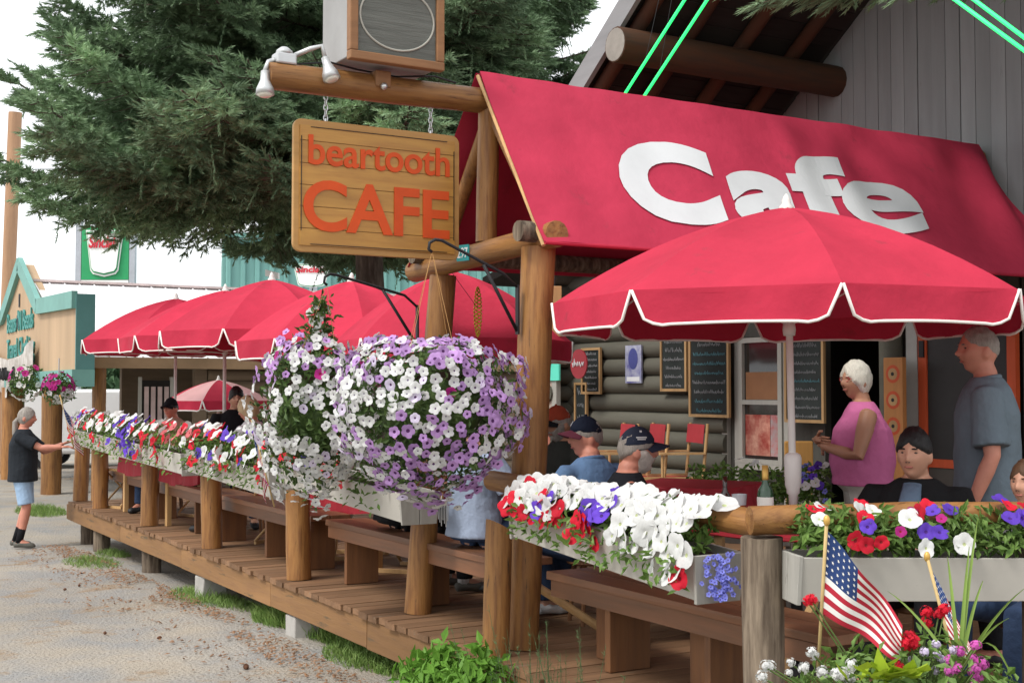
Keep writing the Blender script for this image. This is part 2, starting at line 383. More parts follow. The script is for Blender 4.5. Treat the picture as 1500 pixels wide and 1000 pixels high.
def scribble(parent, org, ex, ey, w, h, m, seed, rad=.0028, name='chalk_writing'):
    """a line of joined-up handwriting too small to read: one continuous stroke"""
    r = random.Random(seed); ex, ey = Vector(ex).normalized(), Vector(ey).normalized(); x = 0.0; pts = []; up = True
    while x < w:
        hh = h * (r.uniform(.45, .7) if r.random() < .75 else 1.0) if up else h * r.uniform(-.05, .12)
        pts.append(Vector(org) + ex * (x + r.uniform(-.2, .2) * h * .4) + ey * hh); x += h * r.uniform(.12, .30); up = not up
    return MB().tube(pts, rad, 4).build(name, m, parent)
# ================================================================== entrance canopy with its posts
YR, ZR, XR0, XR1 = 6.80, 3.32, 2.40, 8.36
YE1, YE2, ZE = 6.00, 7.60, 2.34
can = thing('entrance_canopy', (4.5, YR, 0), 'red gabled entrance awning with white Cafe lettering on honey-coloured log posts', 'awning')
build_log('post', (3.67, 6.13, .002), (3.80, 6.15, 2.26), .098, LOGZ, can, seed=21, steps=14, wob=.05)
build_log('post', (3.66, 7.42, .002), (3.83, 7.40, 2.20), .088, LOGZ, can, seed=22, steps=14, wob=.05)
build_log('ridge_log', (XR0, YR, ZR - .10), (XR1, YR, ZR - .02), .078, LOGX, can, seed=23, steps=16, wob=.05)
build_log('tie_log', (3.80, 5.95, 2.32), (3.78, 7.72, 2.25), .075, LOGY, can, seed=24)
build_log('king_post', (3.82, 6.80, 2.36), (3.84, 6.80, ZR - .13), .068, LOGZ, can, seed=25)
build_log('eave_log', (3.62, YE1 + .08, ZE + .0), (XR1, YE1 + .08, ZE + .0), .06, GREYLOG, can, seed=26)
build_log('eave_log', (3.66, YE2 - .08, ZE), (XR1, YE2 - .08, ZE), .06, GREYLOG, can, seed=27)
for y, s in ((YE1 + .17, 28), (YE2 - .17, 29)):
    build_log('rafter_pole', (3.86, y, ZE + .05), (3.86, YR + (.05 if y > YR else -.05), ZR - .20), .045, LOGZ, can, seed=s)
for y in (YE1, YE2):
    sgn = 1 if y > YR else -1
    build_log('rafter_pole', (8.2, y - sgn * .17, ZE + .02), (8.2, YR + sgn * .05, ZR - .20), .04, LOGZ, can, seed=30 + sgn)
# fabric: two slopes with slack and pulled folds
def fold(x, s):
    w = max(0, (x - 5.2) / 3.0)
    return (.014 + .030 * w) * math.sin(9.5 * x + 3.5 * s + 2 * math.sin(3 * x)) * min(1, s * 5) * (1 - .7 * s) * (.30 + w) - .012 * math.sin(math.pi * s) + .012 * mnoise.noise((x * 3, s * 4, 1))
NSX, NSS = 190, 26; XA0, XA1 = 3.74, 8.34
def slope_pts(ye, thick):
    d = Vector((0, (ye - YR) * 1.06, ZE - .10 - ZR - .06)); n = Vector((0, -d.z, d.y)).normalized()
    if n.z < 0: n = -n
    pts = []
    for j in range(NSS + 1):
        s = j / NSS
        for i in range(NSX + 1):
            t = i / NSX; x = XA0 + (XA1 - XA0) * t + (.10 - .16 * s) * (1 if t < .001 else 0) * 0 + (.02 - .06 * s) * (1 - t)
            pts.append(Vector((x, YR, ZR + .075)) + d * s + n * (fold(x, s) + thick + .03))
    return pts, n
def slope(ye):
    a, n = slope_pts(ye, 0); b, _ = slope_pts(ye, -.004); W = NSX + 1; N = len(a)
    mb = MB(); fs = []
    for j in range(NSS):
        for i in range(NSX):
            q = (j*W+i, j*W+i+1, (j+1)*W+i+1, (j+1)*W+i); fs.append(q); fs.append(tuple(N + k for k in reversed(q)))
    mb.add(a + b, fs); return mb.build('awning_panel', REDA, can, smooth=True), n
pA, nA = slope(YE1); pB, nB = slope(YE2)
# hem strips of webbing along the lower edge and the gable end
dA = Vector((0, (YE1 - YR) * 1.06, ZE - .10 - ZR - .06))
MB().tube([Vector((XA0 - .03, YR, ZR + .075)) + dA + nA * .02, Vector((XA1, YR, ZR + .075)) + dA + nA * .02], .012, 8).build('hem', RED, can)
MB().tube([Vector((XA0 + .02, YR, ZR + .07)), Vector((XA0 - .03, YR, ZR + .07)) + dA], .012, 8).build('edge_rope', LTWOOD, can)
ey = -dA.normalized(); ex = V(1, 0, 0)
org = Vector((4.50, YR, ZR + .075)) + dA * .84 + nA * .034
def awn_warp(p):
    s = (p - Vector((p.x, YR, ZR + .075))).dot(dA.normalized()) / dA.length
    return fold(p.x, s) + .004
for ch_, pa, pb, up_ in (('C', 882, 1026, .0), ('a', 1044, 1150, .035), ('f', 1142, 1230, .06), ('e', 1214, 1326, .09)):
    xa, xb = atY(pa, 290, 6.36).x, atY(pb, 300, 6.36).x
    letters(ch_, can, V(xa, org.y, org.z) + ey * up_, ex, ey + ex * .20, xb - xa, .75, WHITEL, ext=.0008, bold={'C': .055, 'a': .045, 'f': .05, 'e': .028}[ch_], warp=awn_warp)

# ================================================================== hanging sign
XS0, XS1, ZS0, ZS1 = 2.56, 3.63, 2.235, 3.00
YS = YR
sign = thing('hanging_sign', ((XS0 + XS1) / 2, YS, ZS0), 'varnished wooden sign reading beartooth CAFE hanging on chains', 'sign')
def rrect(x0, x1, z0, z1, r, y, n=6):
    p = []
    for cx, cz, a0 in ((x1 - r, z0 + r, -90), (x1 - r, z1 - r, 0), (x0 + r, z1 - r, 90), (x0 + r, z0 + r, 180)):
        for k in range(n + 1):
            a = R(a0 + 90 * k / n); p.append(Vector((cx + r * math.cos(a), y, cz + r * math.sin(a))))
    return p
zs = [ZS0, ZS0 + .135, ZS0 + .262, ZS0 + .385, ZS0 + .51, ZS0 + .64, ZS1]
outer = rrect(XS0, XS1, ZS0, ZS1, .05, YS)
MB().prism(outer, (0, .03, 0)).build('board', SIGNEDGE, sign, bevel=.004)
for a, b in zip(zs[:-1], zs[1:]):
    MB().box((XS0 + .035, YS - .009, max(a, ZS0 + .035) + .0022), (XS1 - .035, YS - .0005, min(b, ZS1 - .035) - .0022)).build('plank', SIGNW, sign)
for (a, b) in (((XS0 + .10, ZS1 - .045), (XS1 - .09, ZS1 - .045)), ((XS0 + .10, ZS0 + .045), (XS1 - .09, ZS0 + .045)), ((XS0 + .043, ZS0 + .12), (XS0 + .043, ZS1 - .10)), ((XS1 - .043, ZS0 + .12), (XS1 - .043, ZS1 - .10))):
    MB().beam((a[0], YS - .0105, a[1]), (b[0], YS - .0105, b[1]), .003, .009, up=(0, -1, 0) if a[1] == b[1] else (0, -1, 0)).build('border_groove', BLACKM, sign)
letters('beartooth', sign, (XS0 + .085, YS - .0105, ZS0 + .505), (1, 0, 0), (0, 0, 1), .91, .17, ORANGE, ext=.0035, bold=.017)
letters('CAFE', sign, (XS0 + .055, YS - .0105, ZS0 + .125), (1, 0, 0), (0, 0, 1), .94, .29, ORANGE, ext=.0035, bold=.022)
link = MB()
for k in range(12):
    a, b = 2 * math.pi * k / 12, 2 * math.pi * (k + 1) / 12
    link.tube([V(.011 * math.cos(a), 0, .018 * math.sin(a)), V(.011 * math.cos(b), 0, .018 * math.sin(b))], .0032, 5, cap=False)
link_me = link.mesh('link', METAL, True)
for x in (XS0 + .20, XS1 - .19):
    ch = MB().lathe((x, YS + .015, ZS1 - .01), [(.008, 0), (.008, .025), (.003, .03)], 8).build('chain', METAL, sign)
    zt = ZR - .15
    for k in range(6):
        z = ZS1 + .02 + (zt - ZS1 - .01) * k / 5.2
        inst('link', link_me, ch, Matrix.Translation(Vector((x, YS + .015, z)) - _wloc(ch)) @ Matrix.Rotation(R(90 * (k % 2)), 4, 'Z') @ Matrix.Scale(.9 + .25, 4))
# house number plate on the tie log
num = thing('house_number', (3.7, 7.0, 2.2), 'small teal house number plate 297 nailed to the log beam', 'number plate')
c = at(691, 363, 7.55); exn, eyn = V(.25, -.97, 0).normalized(), V(0, 0, 1); c = Vector((3.70, 6.88, c.z))
MB().obox(c, exn * .055, eyn * .05, exn.cross(eyn) * .003).build('plate', mat('teal_plate', (.02,.30,.30), .45, .1), num)
letters('297', num, c - exn * .047 - eyn * .03 + exn.cross(eyn) * .0032, exn, eyn, .094, .062, mat('plate_white', (.85,.88,.86), .5, .05), ext=.001, bold=.01)

# ================================================================== speaker on the ridge log
spk = thing('outdoor_speaker', (3.12, YR, ZR - .02), 'old wooden box speaker with grey grille on top of the sign log', 'speaker')
SPW = mat('speaker_wood', (.26,.13,.06), .6, .25, 3, 0, 8, 0, .2); SPG = mat('speaker_side', (.34,.335,.33), .7, .15, 4)
GR = mat('speaker_grille', (.13,.135,.12), .7, .25, 140, 2, .05, 0, .5)
sx0, sx1, sz0, sz1, sy0, sy1 = 2.80, 3.40, 3.34, 3.84, YR - .24, YR + .2
MB().box((sx0 + .012, sy0 + .03, sz0 + .004), (sx1 - .012, sy1, sz1 - .004)).build('cabinet', SPG, spk, bevel=.006)
for a, b in (((sx0, sy0 - .01, sz0 - .02), (sx1, sy0 + .05, sz0 + .03)), ((sx0, sy0 - .01, sz1 - .05), (sx1, sy0 + .05, sz1)), ((sx0, sy0 - .008, sz0 + .031), (sx0 + .05, sy0 + .05, sz1 - .051)), ((sx1 - .05, sy0 - .008, sz0 + .031), (sx1, sy0 + .05, sz1 - .051))):
    MB().box(a, b).build('frame_board', SPW, spk, bevel=.006)
MB().box((sx0 + .051, sy0 + .012, sz0 + .031), (sx1 - .051, sy0 + .027, sz1 - .051)).build('grille', GR, spk)
m = MB(); pts = [V((sx0+sx1)/2 + .235*math.cos(a), sy0 + .008, (sz0+sz1)/2 + .185*math.sin(a)) for a in [2*math.pi*k/40 for k in range(41)]]
m.tube(pts, .006, 6); m.build('driver_ring', mat('ring_grey', (.4,.39,.34), .6), spk)
MB().box((3.03, YR - .09, ZR - .10), (3.13, YR + .06, sz0 - .022)).build('mount_block', SPW, spk, bevel=.01)
MB().ball((3.075, YR - .105, ZR - .10), .022).build('bolt', METAL, spk, smooth=True)

# twin floodlight on the log's end
fl = thing('twin_floodlight', (2.5, YR, ZR), 'twin silver floodlight with two bulb heads on the log end', 'floodlight')
FLM = mat('galvanised', (.55,.56,.56), .4, .1, 10, metal=.6); BULB = mat('bulb_glass', (.75,.72,.62), .15, .05, spec=.6)
zt = ZR - .10 + .075
MB().box((2.44, YR - .05, zt - .004), (2.56, YR + .05, zt + .06)).build('junction_box', FLM, fl, bevel=.01)
MB().lathe((2.50, YR, zt + .06), [(.05, 0), (.045, .02), (.02, .04)], 14).build('cover', FLM, fl, smooth=True)
def head(p0, pts, tip, d):
    MB().tube([p0] + pts, .014, 10).build('arm', FLM, fl, smooth=True)
    a = Vector(pts[-1]); d = Vector(d).normalized()
    sh = MB().tube([a, a + d * .05, a + d * .06, a + d * .10, a + d * .135], [.022, .026, .030, .048, .052], 16); h = sh.build('lamp_head', FLM, fl, smooth=True)
    e = a + d * .1355; MB().tube([e, e + d * .012], [.048, .03], 16).build('bulb_face', BULB, h, smooth=True)
head(V(2.46, YR, zt + .03), [V(2.40, YR - .02, zt - .0), V(2.375, YR - .03, zt - .06)], None, (-.02, -.1, -1))
head(V(2.54, YR, zt + .05), [V(2.64, YR - .05, zt + .10), V(2.70, YR - .07, zt + .12), V(2.715, YR - .08, zt + .05)], None, (.22, -.3, -1))
cable = [V(2.56, YR, zt + .01), V(2.75, YR - .06, zt + .035), V(2.95, YR + .0, zt + .03), V(3.2, YR, zt + .02), V(3.45, YR - .02, zt + .05), V(3.6, YR - .01, zt + .03)]
MB().tube(cable, .006, 6).build('cable', BLACKM, fl)
# ================================================================== cafe building
XW = 8.42
bld = thing('cafe_building', (XW + 2.5, 9, 0), 'grey-green log cafe with grey board gable, deep eaves and dark doorway', 'building')
for k in range(15):
    z = .10 + k * .2
    zt = z
    ln = 13.05 + rng.uniform(.10, .35)
    build_log('wall_log', (XW + .02, 9.95, zt), (XW + .02, ln, zt), .108, WALLLOG, bld, seed=40 + k, steps=5, wob=.03)
    if k % 1 == 0:
        build_log('corner_log_end', (XW - .35 + rng.uniform(-.05, .05), 12.85, zt + .1), (XW + 3, 12.85, zt + .1), .10, WALLLOG, bld, seed=60 + k, steps=4, wob=.03, n=12)
def panel(name, y0, y1, z0, z1, m, x0=XW + .02, x1=XW + .10, par=bld): return MB().box((x0, y0, z0), (x1, y1, z1)).build(name, m, par)
PANELD = mat('dark_wall_panel', (.075,.072,.062), .8, .2, 3, 2, 8, .1)
panel('wall_panel', 9.77, 9.94, 0, 2.44, PANELD); panel('wall_panel', 9.12, 9.768, 0, .69, PANELD); panel('wall_panel', 9.12, 9.768, 1.97, 2.44, PANELD)
panel('wall_panel', 8.62, 9.118, 0, 2.44, PANELD); panel('wall_panel', 6.5, 8.618, 2.12, 2.44, PANELD); panel('wall_panel', 7.36, 7.79, 0, 2.118, PANELD); panel('wall_panel', 3.4, 6.47, 0, 2.44, PANELD)
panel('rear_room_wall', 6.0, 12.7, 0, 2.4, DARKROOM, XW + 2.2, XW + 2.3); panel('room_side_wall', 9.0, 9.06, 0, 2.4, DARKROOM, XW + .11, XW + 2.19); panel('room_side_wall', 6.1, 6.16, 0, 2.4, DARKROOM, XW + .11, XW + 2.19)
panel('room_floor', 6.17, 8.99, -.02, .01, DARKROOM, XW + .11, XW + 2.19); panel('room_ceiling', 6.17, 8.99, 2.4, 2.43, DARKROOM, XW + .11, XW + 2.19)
# trims and posts
for y0, y1, z1, m in ((9.945, 10.03, 2.44, TRIM), (9.772, 9.83, 2.44, TRIM), (9.06, 9.118, 2.1, TRIM)):
    panel('trim_board', y0, y1, 0, z1, m, XW - .03, XW + .018)
panel('trim_board', 7.48, 7.60, 0, 2.3, mat('white_trim', (.50,.50,.47), .6, .1), XW - .03, XW + .018)
build_log('door_post', (XW - .06, 7.74, .002), (XW - .06, 7.74, 2.4), .10, WALLLOG, bld, seed=80)
# window with two sashes
win = MB().box((XW - .045, 9.135, .66), (XW + .03, 9.76, .72)).build('window', TRIM, bld)
for a in ((9.135, 9.19, .722, 1.96), (9.705, 9.76, .722, 1.96), (9.191, 9.704, 1.30, 1.345), (9.191, 9.704, 1.91, 1.96), (9.191, 9.704, .722, .765)):
    MB().box((XW - .04, a[0], a[2]), (XW + .025, a[1], a[3])).build('sash_bar', TRIM, win)
PANE = glassy('window_glass', (.03,.028,.026), .06, .8)
for z0, z1 in ((.766, 1.299), (1.346, 1.909)): MB().box((XW - .005, 9.192, z0), (XW + .004, 9.703, z1)).build('pane', PANE, win)
BROWNB = mat('brown_blind', (.28,.13,.06), .6, .2, 4); MB().box((XW - .010, 9.215, 1.35), (XW - .0055, 9.68, 1.62)).build('blind', BROWNB, win)
REDP = mat('red_poster', (.42,.06,.045), .5, .5, 6, col2=(.55,.3,.22)); MB().box((XW - .010, 9.33, .80), (XW - .0055, 9.69, 1.20)).build('poster', REDP, win)
MB().box((XW - .013, 9.2, .80), (XW - .0105, 9.32, 1.20)).build('poster', mat('pale_poster', (.55,.5,.5), .5, .3, 9, col2=(.5,.12,.12)), win)
# screen door: orange frame, dark mesh
door = MB().box((XW - .03, 7.385, .01), (XW + .02, 7.47, 2.10)).build('door', ORANGEP, bld)
MB().box((XW - .03, 6.50, .01), (XW + .02, 6.58, 2.10)).build('door_stile', ORANGEP, door)
for z0, z1 in ((.02, .16), (.80, .87), (2.0, 2.10)): MB().box((XW - .025, 6.581, z0), (XW + .015, 7.384, z1)).build('door_rail', ORANGEP, door)
MB().box((XW - .012, 6.582, .161), (XW - .006, 7.383, .799)).build('screen', mat('screen_mesh', (.09,.08,.07), .7, .2), door)
MB().box((XW - .012, 6.582, .871), (XW - .006, 7.383, 1.999)).build('screen', mat('screen_dark', (.035,.035,.035), .45, .2), door)
MB().box((XW - .045, 7.40, 1.72), (XW - .031, 7.45, 1.86)).build('hinge', BLACKM, door)
# board gable
ROOF = lambda y: 10.68 - .72 * (y if y >= 6.5 else 13 - y)
y = 3.3; i = 0
while y < 10.0:
    w = .148; zt = min(ROOF(y + .005), ROOF(y + w - .005)) - .1
    x = XW + rng.uniform(-.006, .004)
    ya_, yb_ = y + .003, y + w - .003; MB().prism([(x - .02, ya_, 2.445), (x - .02, yb_, 2.445), (x - .02, yb_, ROOF(yb_) - .03), (x - .02, ya_, ROOF(ya_) - .03)], (.04, 0, 0)).build('siding_board', GREYSIDING, bld); y += w
MB().prism([(XW + .05, 3.3, 2.45), (XW + .05, 10.0, 2.45), (XW + .05, 10.0, ROOF(10.0) - .12), (XW + .05, 6.5, ROOF(6.5) - .12), (XW + .05, 3.3, ROOF(3.3) - .12)], (.08, 0, 0)).build('gable_sheathing', DARKROOM, bld)
# roof
XO = 6.08
def roofpanel(y0, z0, y1, z1, x0, x1, th=.09):
    return MB().prism([(x0, y0, z0), (x0, y1, z1), (x0, y1, z1 + th), (x0, y0, z0 + th)], (x1 - x0, 0, 0))
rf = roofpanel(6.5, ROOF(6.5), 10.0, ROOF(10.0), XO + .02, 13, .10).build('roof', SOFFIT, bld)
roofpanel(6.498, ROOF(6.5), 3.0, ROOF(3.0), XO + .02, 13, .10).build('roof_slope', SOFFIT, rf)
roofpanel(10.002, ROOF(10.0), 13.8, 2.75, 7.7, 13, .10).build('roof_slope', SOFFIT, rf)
for a, b in ((6.5, 10.05), (6.5, 3.0)):
    p, q = V(XO, a, ROOF(a) - .02), V(XO, b, ROOF(b) - .02)
    s = 1 if b > a else -1
    MB().prism([p + V(0, 0, -.10), q + V(0, 0, -.10), q + V(0, 0, .14), p + V(0, 0, .14)], (-.045, 0, 0)).build('fascia', FASCIA, rf)
for k in range(22):
    ya = 6.52 + k * .16
    if ya > 9.9: break
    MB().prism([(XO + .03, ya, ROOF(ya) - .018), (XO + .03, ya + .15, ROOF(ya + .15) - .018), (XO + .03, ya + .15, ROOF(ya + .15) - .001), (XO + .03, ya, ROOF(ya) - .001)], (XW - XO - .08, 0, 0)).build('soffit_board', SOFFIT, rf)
REDLOG = mat('rafter_log', (.095,.036,.02), .75, .3, 1.6, None, 1, .1, .3, .2, col2=(.05,.026,.018))
for x in (6.22, 6.75, 7.35, 7.95):
    build_log('rafter', (x, 6.5, ROOF(6.5) - .10), (x, 9.95, ROOF(9.95) - .10), .065, REDLOG, bld, seed=x * 3)
build_log('purlin', (5.93, 8.40, 4.27), (XW + .1, 8.40, 4.27), .145, DARKLOGX, bld, seed=91, wob=.04)
MB().tube([(5.927, 8.40, 4.27), (5.9255, 8.40, 4.27)], .135, 20).build('purlin_cut_end', mat('cut_end', (.27,.25,.22), .9, .2, 14), bld)
build_log('purlin', (5.95, 5.0, 4.6), (XW + .1, 5.0, 4.6), .14, DARKLOGX, bld, seed=92)
build_log('ridge_pole', (5.95, 6.5, ROOF(6.5) - .32), (XW + .1, 6.5, ROOF(6.5) - .32), .15, DARKLOGX, bld, seed=93)
# green neon tubes following the gable
NEON = bpy.data.materials.new('green_neon'); NEON.use_nodes = True
b_ = NEON.node_tree.nodes['Principled BSDF']; b_.inputs['Base Color'].default_value = (.05,.6,.2,1); b_.inputs['Emission Color'].default_value = (.02,1,.18,1); b_.inputs['Emission Strength'].default_value = 1.1
for lst, lab in ((((910, 146, 1003, 0), (939, 148, 1036, 0)), 'pair of lit green neon tubes climbing past the purlin end under the gable eave'), (((1500, 74, 1399, 0), (1500, 55, 1427, 0)), 'pair of lit green neon tubes descending in front of the grey board gable')):
    nt_ = None
    for (ax, ay, bx, by) in lst:
        p, q = atX(ax, ay, 5.88), atX(bx, by, 5.88); dd = (q - p).normalized()
        if nt_ is None: nt_ = thing('neon_light', p, lab, 'neon light')
        top = p + dd * ((p.y - 6.6) / -dd.y) if abs(dd.y) > 1e-3 else q
        bot = p - dd * .35
        MB().tube([bot, bot.lerp(top, .3), bot.lerp(top, .7), top], .0115, 8).build('tube', NEON, nt_, smooth=True)
        for t in (.30, .62, .92):
            a = bot.lerp(top, t)
            MB().tube([a + V(.012, 0, 0), V(XO + .06, a.y, ROOF(a.y) - .03)], .002, 5).build('standoff', BLACKM, nt_)
# things on the wall: chalkboards, posters
def chalkboard(px0, px1, py0, py1, lab, lines, cols, X=XW - .13, tilt=0.0):
    a, b = atX(px0, py1, X), atX(px1, py0, X); y0, y1 = b.y, a.y; z0, z1 = a.z, atX(px0, py0, X).z
    X = XW - .13; t = thing('chalkboard', (X, (y0 + y1) / 2, z0), lab, 'chalkboard', 'chalkboards on the cafe wall')
    f = .03
    MB().box((X, y0 + f, z0 + f), (X + .012, y1 - f, z1 - f)).build('slate', CHALK, t)
    for bx in (((X - .012, y0, z0), (X + .018, y0 + f - .001, z1)), ((X - .012, y1 - f + .001, z0), (X + .018, y1, z1)), ((X - .011, y0 + f, z0), (X + .018, y1 - f, z0 + f - .001)), ((X - .011, y0 + f, z1 - f + .001), (X + .018, y1 - f, z1))):
        MB().box(*bx).build('frame_bar', FRAMEW, t)
    H = z1 - z0 - 2 * f; Wd = y1 - y0 - 2 * f; n = len(lines)
    for i, s in enumerate(lines):
        hh = H / n
        w = Wd * (.40 + .5 * min(1, len(s) / 12)); scribble(t, (X - .003, y1 - f - (Wd - w) * .5, z1 - f - hh * (i + .80)), (0, -1, 0), (0, 0, 1), w, hh * (.55 if i < 2 else .42), cols[i % len(cols)], i * 7 + int(px0))
    MB().box((X + .02, (y0 + y1) / 2 - .02, z1 - .06), (XW - .08, (y0 + y1) / 2 + .02, z1 - .02)).build('hook', BLACKM, t)
    return t
chalkboard(852, 880, 510, 577, 'narrow chalkboard menu beside the round red sign', ['x' * k for k in (5, 8, 9, 6, 8, 4, 7)], [CHALKW])
chalkboard(842, 860, 560, 640, 'small dark board hung low at the log corner', ['x' * k for k in (6, 8, 7, 9)], [CHALKW])
chalkboard(968, 1006, 490, 573, 'blank-looking chalkboard in a pale wood frame on the logs', ['x' * k for k in (10, 8, 12, 6, 9, 7)], [CHALKW])
chalkboard(1010, 1068, 480, 610, 'largest chalkboard with blue and white handwriting beside the grey trim', ['x' * k for k in (10, 5, 11, 12, 9, 12, 10, 9, 7)], [CHALKW, CHALKW, CHALKB, CHALKB, CHALKB])
chalkboard(1150, 1207, 495, 618, 'chalkboard menu between the window and the dark doorway', ['x' * k for k in (8, 12, 10, 7, 11, 6, 9, 12, 8)], [CHALKW, CHALKW, CHALKW, CHALKW, CHALKB])
p = thing('poster', (XW - .12, 11.5, 1.4), 'small white and blue beer poster on the log wall', 'poster')
a, b = atX(916, 561, XW - .12), atX(939, 505, XW - .12)
MB().box((XW - .12, b.y, a.z), (XW - .10, a.y, b.z)).build('sheet', mat('poster_sheet', (.45,.47,.55), .5, .3, 6, col2=(.1,.1,.25)), p)
MB().ball((XW - .122, (a.y + b.y) / 2, (a.z + b.z) / 2 + .06), (.004, .09, .12)).build('bottle_print', mat('poster_blue', (.05,.06,.22), .5), p)
MB().box((XW - .1225, b.y + .03, a.z + .02), (XW - .1205, a.y - .03, a.z + .07)).build('caption_band', WHITEL, p)
rs = thing('round_sign', (XW - .38, 12.6, 1.6), 'round red metal drink sign at the log corner', 'sign')
c = atX(849, 533, XW - .38)
MB().tube([c, c + V(-.015, 0, 0)], [.17, .17], 24).build('disc', mat('sign_red', (.28,.02,.03), .4, .1), rs)
scribble(rs, c + V(-.02, .12, -.03), (0, -1, 0), (0, 0, 1), .24, .09, WHITEL, 4, rad=.008, name='white_script')
# orange carved plank by the door post
pl = thing('carved_plank', (XW - .2, 7.86, 0), 'tall orange plank painted with red rings leaning by the doorway', 'plank')
a, b = atX(1298, 690, XW - .2), atX(1324, 523, XW - .2)
MB().box((XW - .22, b.y, 0.004), (XW - .17, a.y, b.z)).build('board', mat('orange_plank', (.55,.24,.08), .55, .2, 3, 2, 6), pl, bevel=.006)
ym = (a.y + b.y) / 2
for zz in (b.z - .14, b.z - .36, b.z - .58):
    for r, mm, o in ((.085, ORANGEP, .002), (.055, LTWOOD, .004), (.018, BLACKM, .006)):
        MB().tube([(XW - .22 - o, ym, zz), (XW - .2205, ym, zz)], r * .9, 20).build('painted_ring', mm, pl)
# vertical plank sign hung just behind the canopy post, small lit window sign, white corner trim
a, b = at(803, 492, 9.5), at(823, 420, 9.5)
MB().obox((a + b) / 2, _R * .05, V(0, 0, .19), _R.cross(V(0, 0, 1)) * .012).build('plank_sign', LTWOOD, label='bare upright plank hanging behind the tall canopy post', cat='plank', bevel=.004)
mid = (a + b) / 2; MB().tube([mid + V(0, 0, .188), V(mid.x, YE2 + .02 if False else mid.y, 3.0)], .004, 5).build('cord', BLACKM, label='thin cord holding the bare upright plank', cat='cord')
tr = thing('display_cabinet', (8.0, 13.3, 0), 'white-framed display case with a teal lit sign at the log corner', 'cabinet')
a = atX(800, 600, 8.1)
MB().box((8.08, a.y - .26, .002), (8.14, a.y - .16, 2.3)).build('upright', TRIM, tr); MB().box((8.08, a.y + .55, .002), (8.14, a.y + .65, 2.3)).build('upright', TRIM, tr)
MB().box((8.085, a.y - .158, .9), (8.13, a.y + .548, 2.2)).build('back_panel', mat('case_back', (.35,.36,.33), .6, .3, 4, col2=(.5,.3,.22)), tr)
TEALL = bpy.data.materials.new('teal_lit'); TEALL.use_nodes = True; q_ = TEALL.node_tree.nodes['Principled BSDF']; q_.inputs['Base Color'].default_value = (.1,.6,.45,1); q_.inputs['Emission Color'].default_value = (.1,.8,.55,1); q_.inputs['Emission Strength'].default_value = .12
c = atX(805, 545, 8.07); MB().box((8.06, c.y - .22, c.z - .1), (8.082, c.y + .14, c.z + .1)).build('lit_sign', TEALL, tr)
MB().box((8.06, a.y - .15, .55), (8.13, a.y + .54, .898)).build('lower_panel', mat('brick_red', (.35,.13,.09), .8, .3, 12), tr)
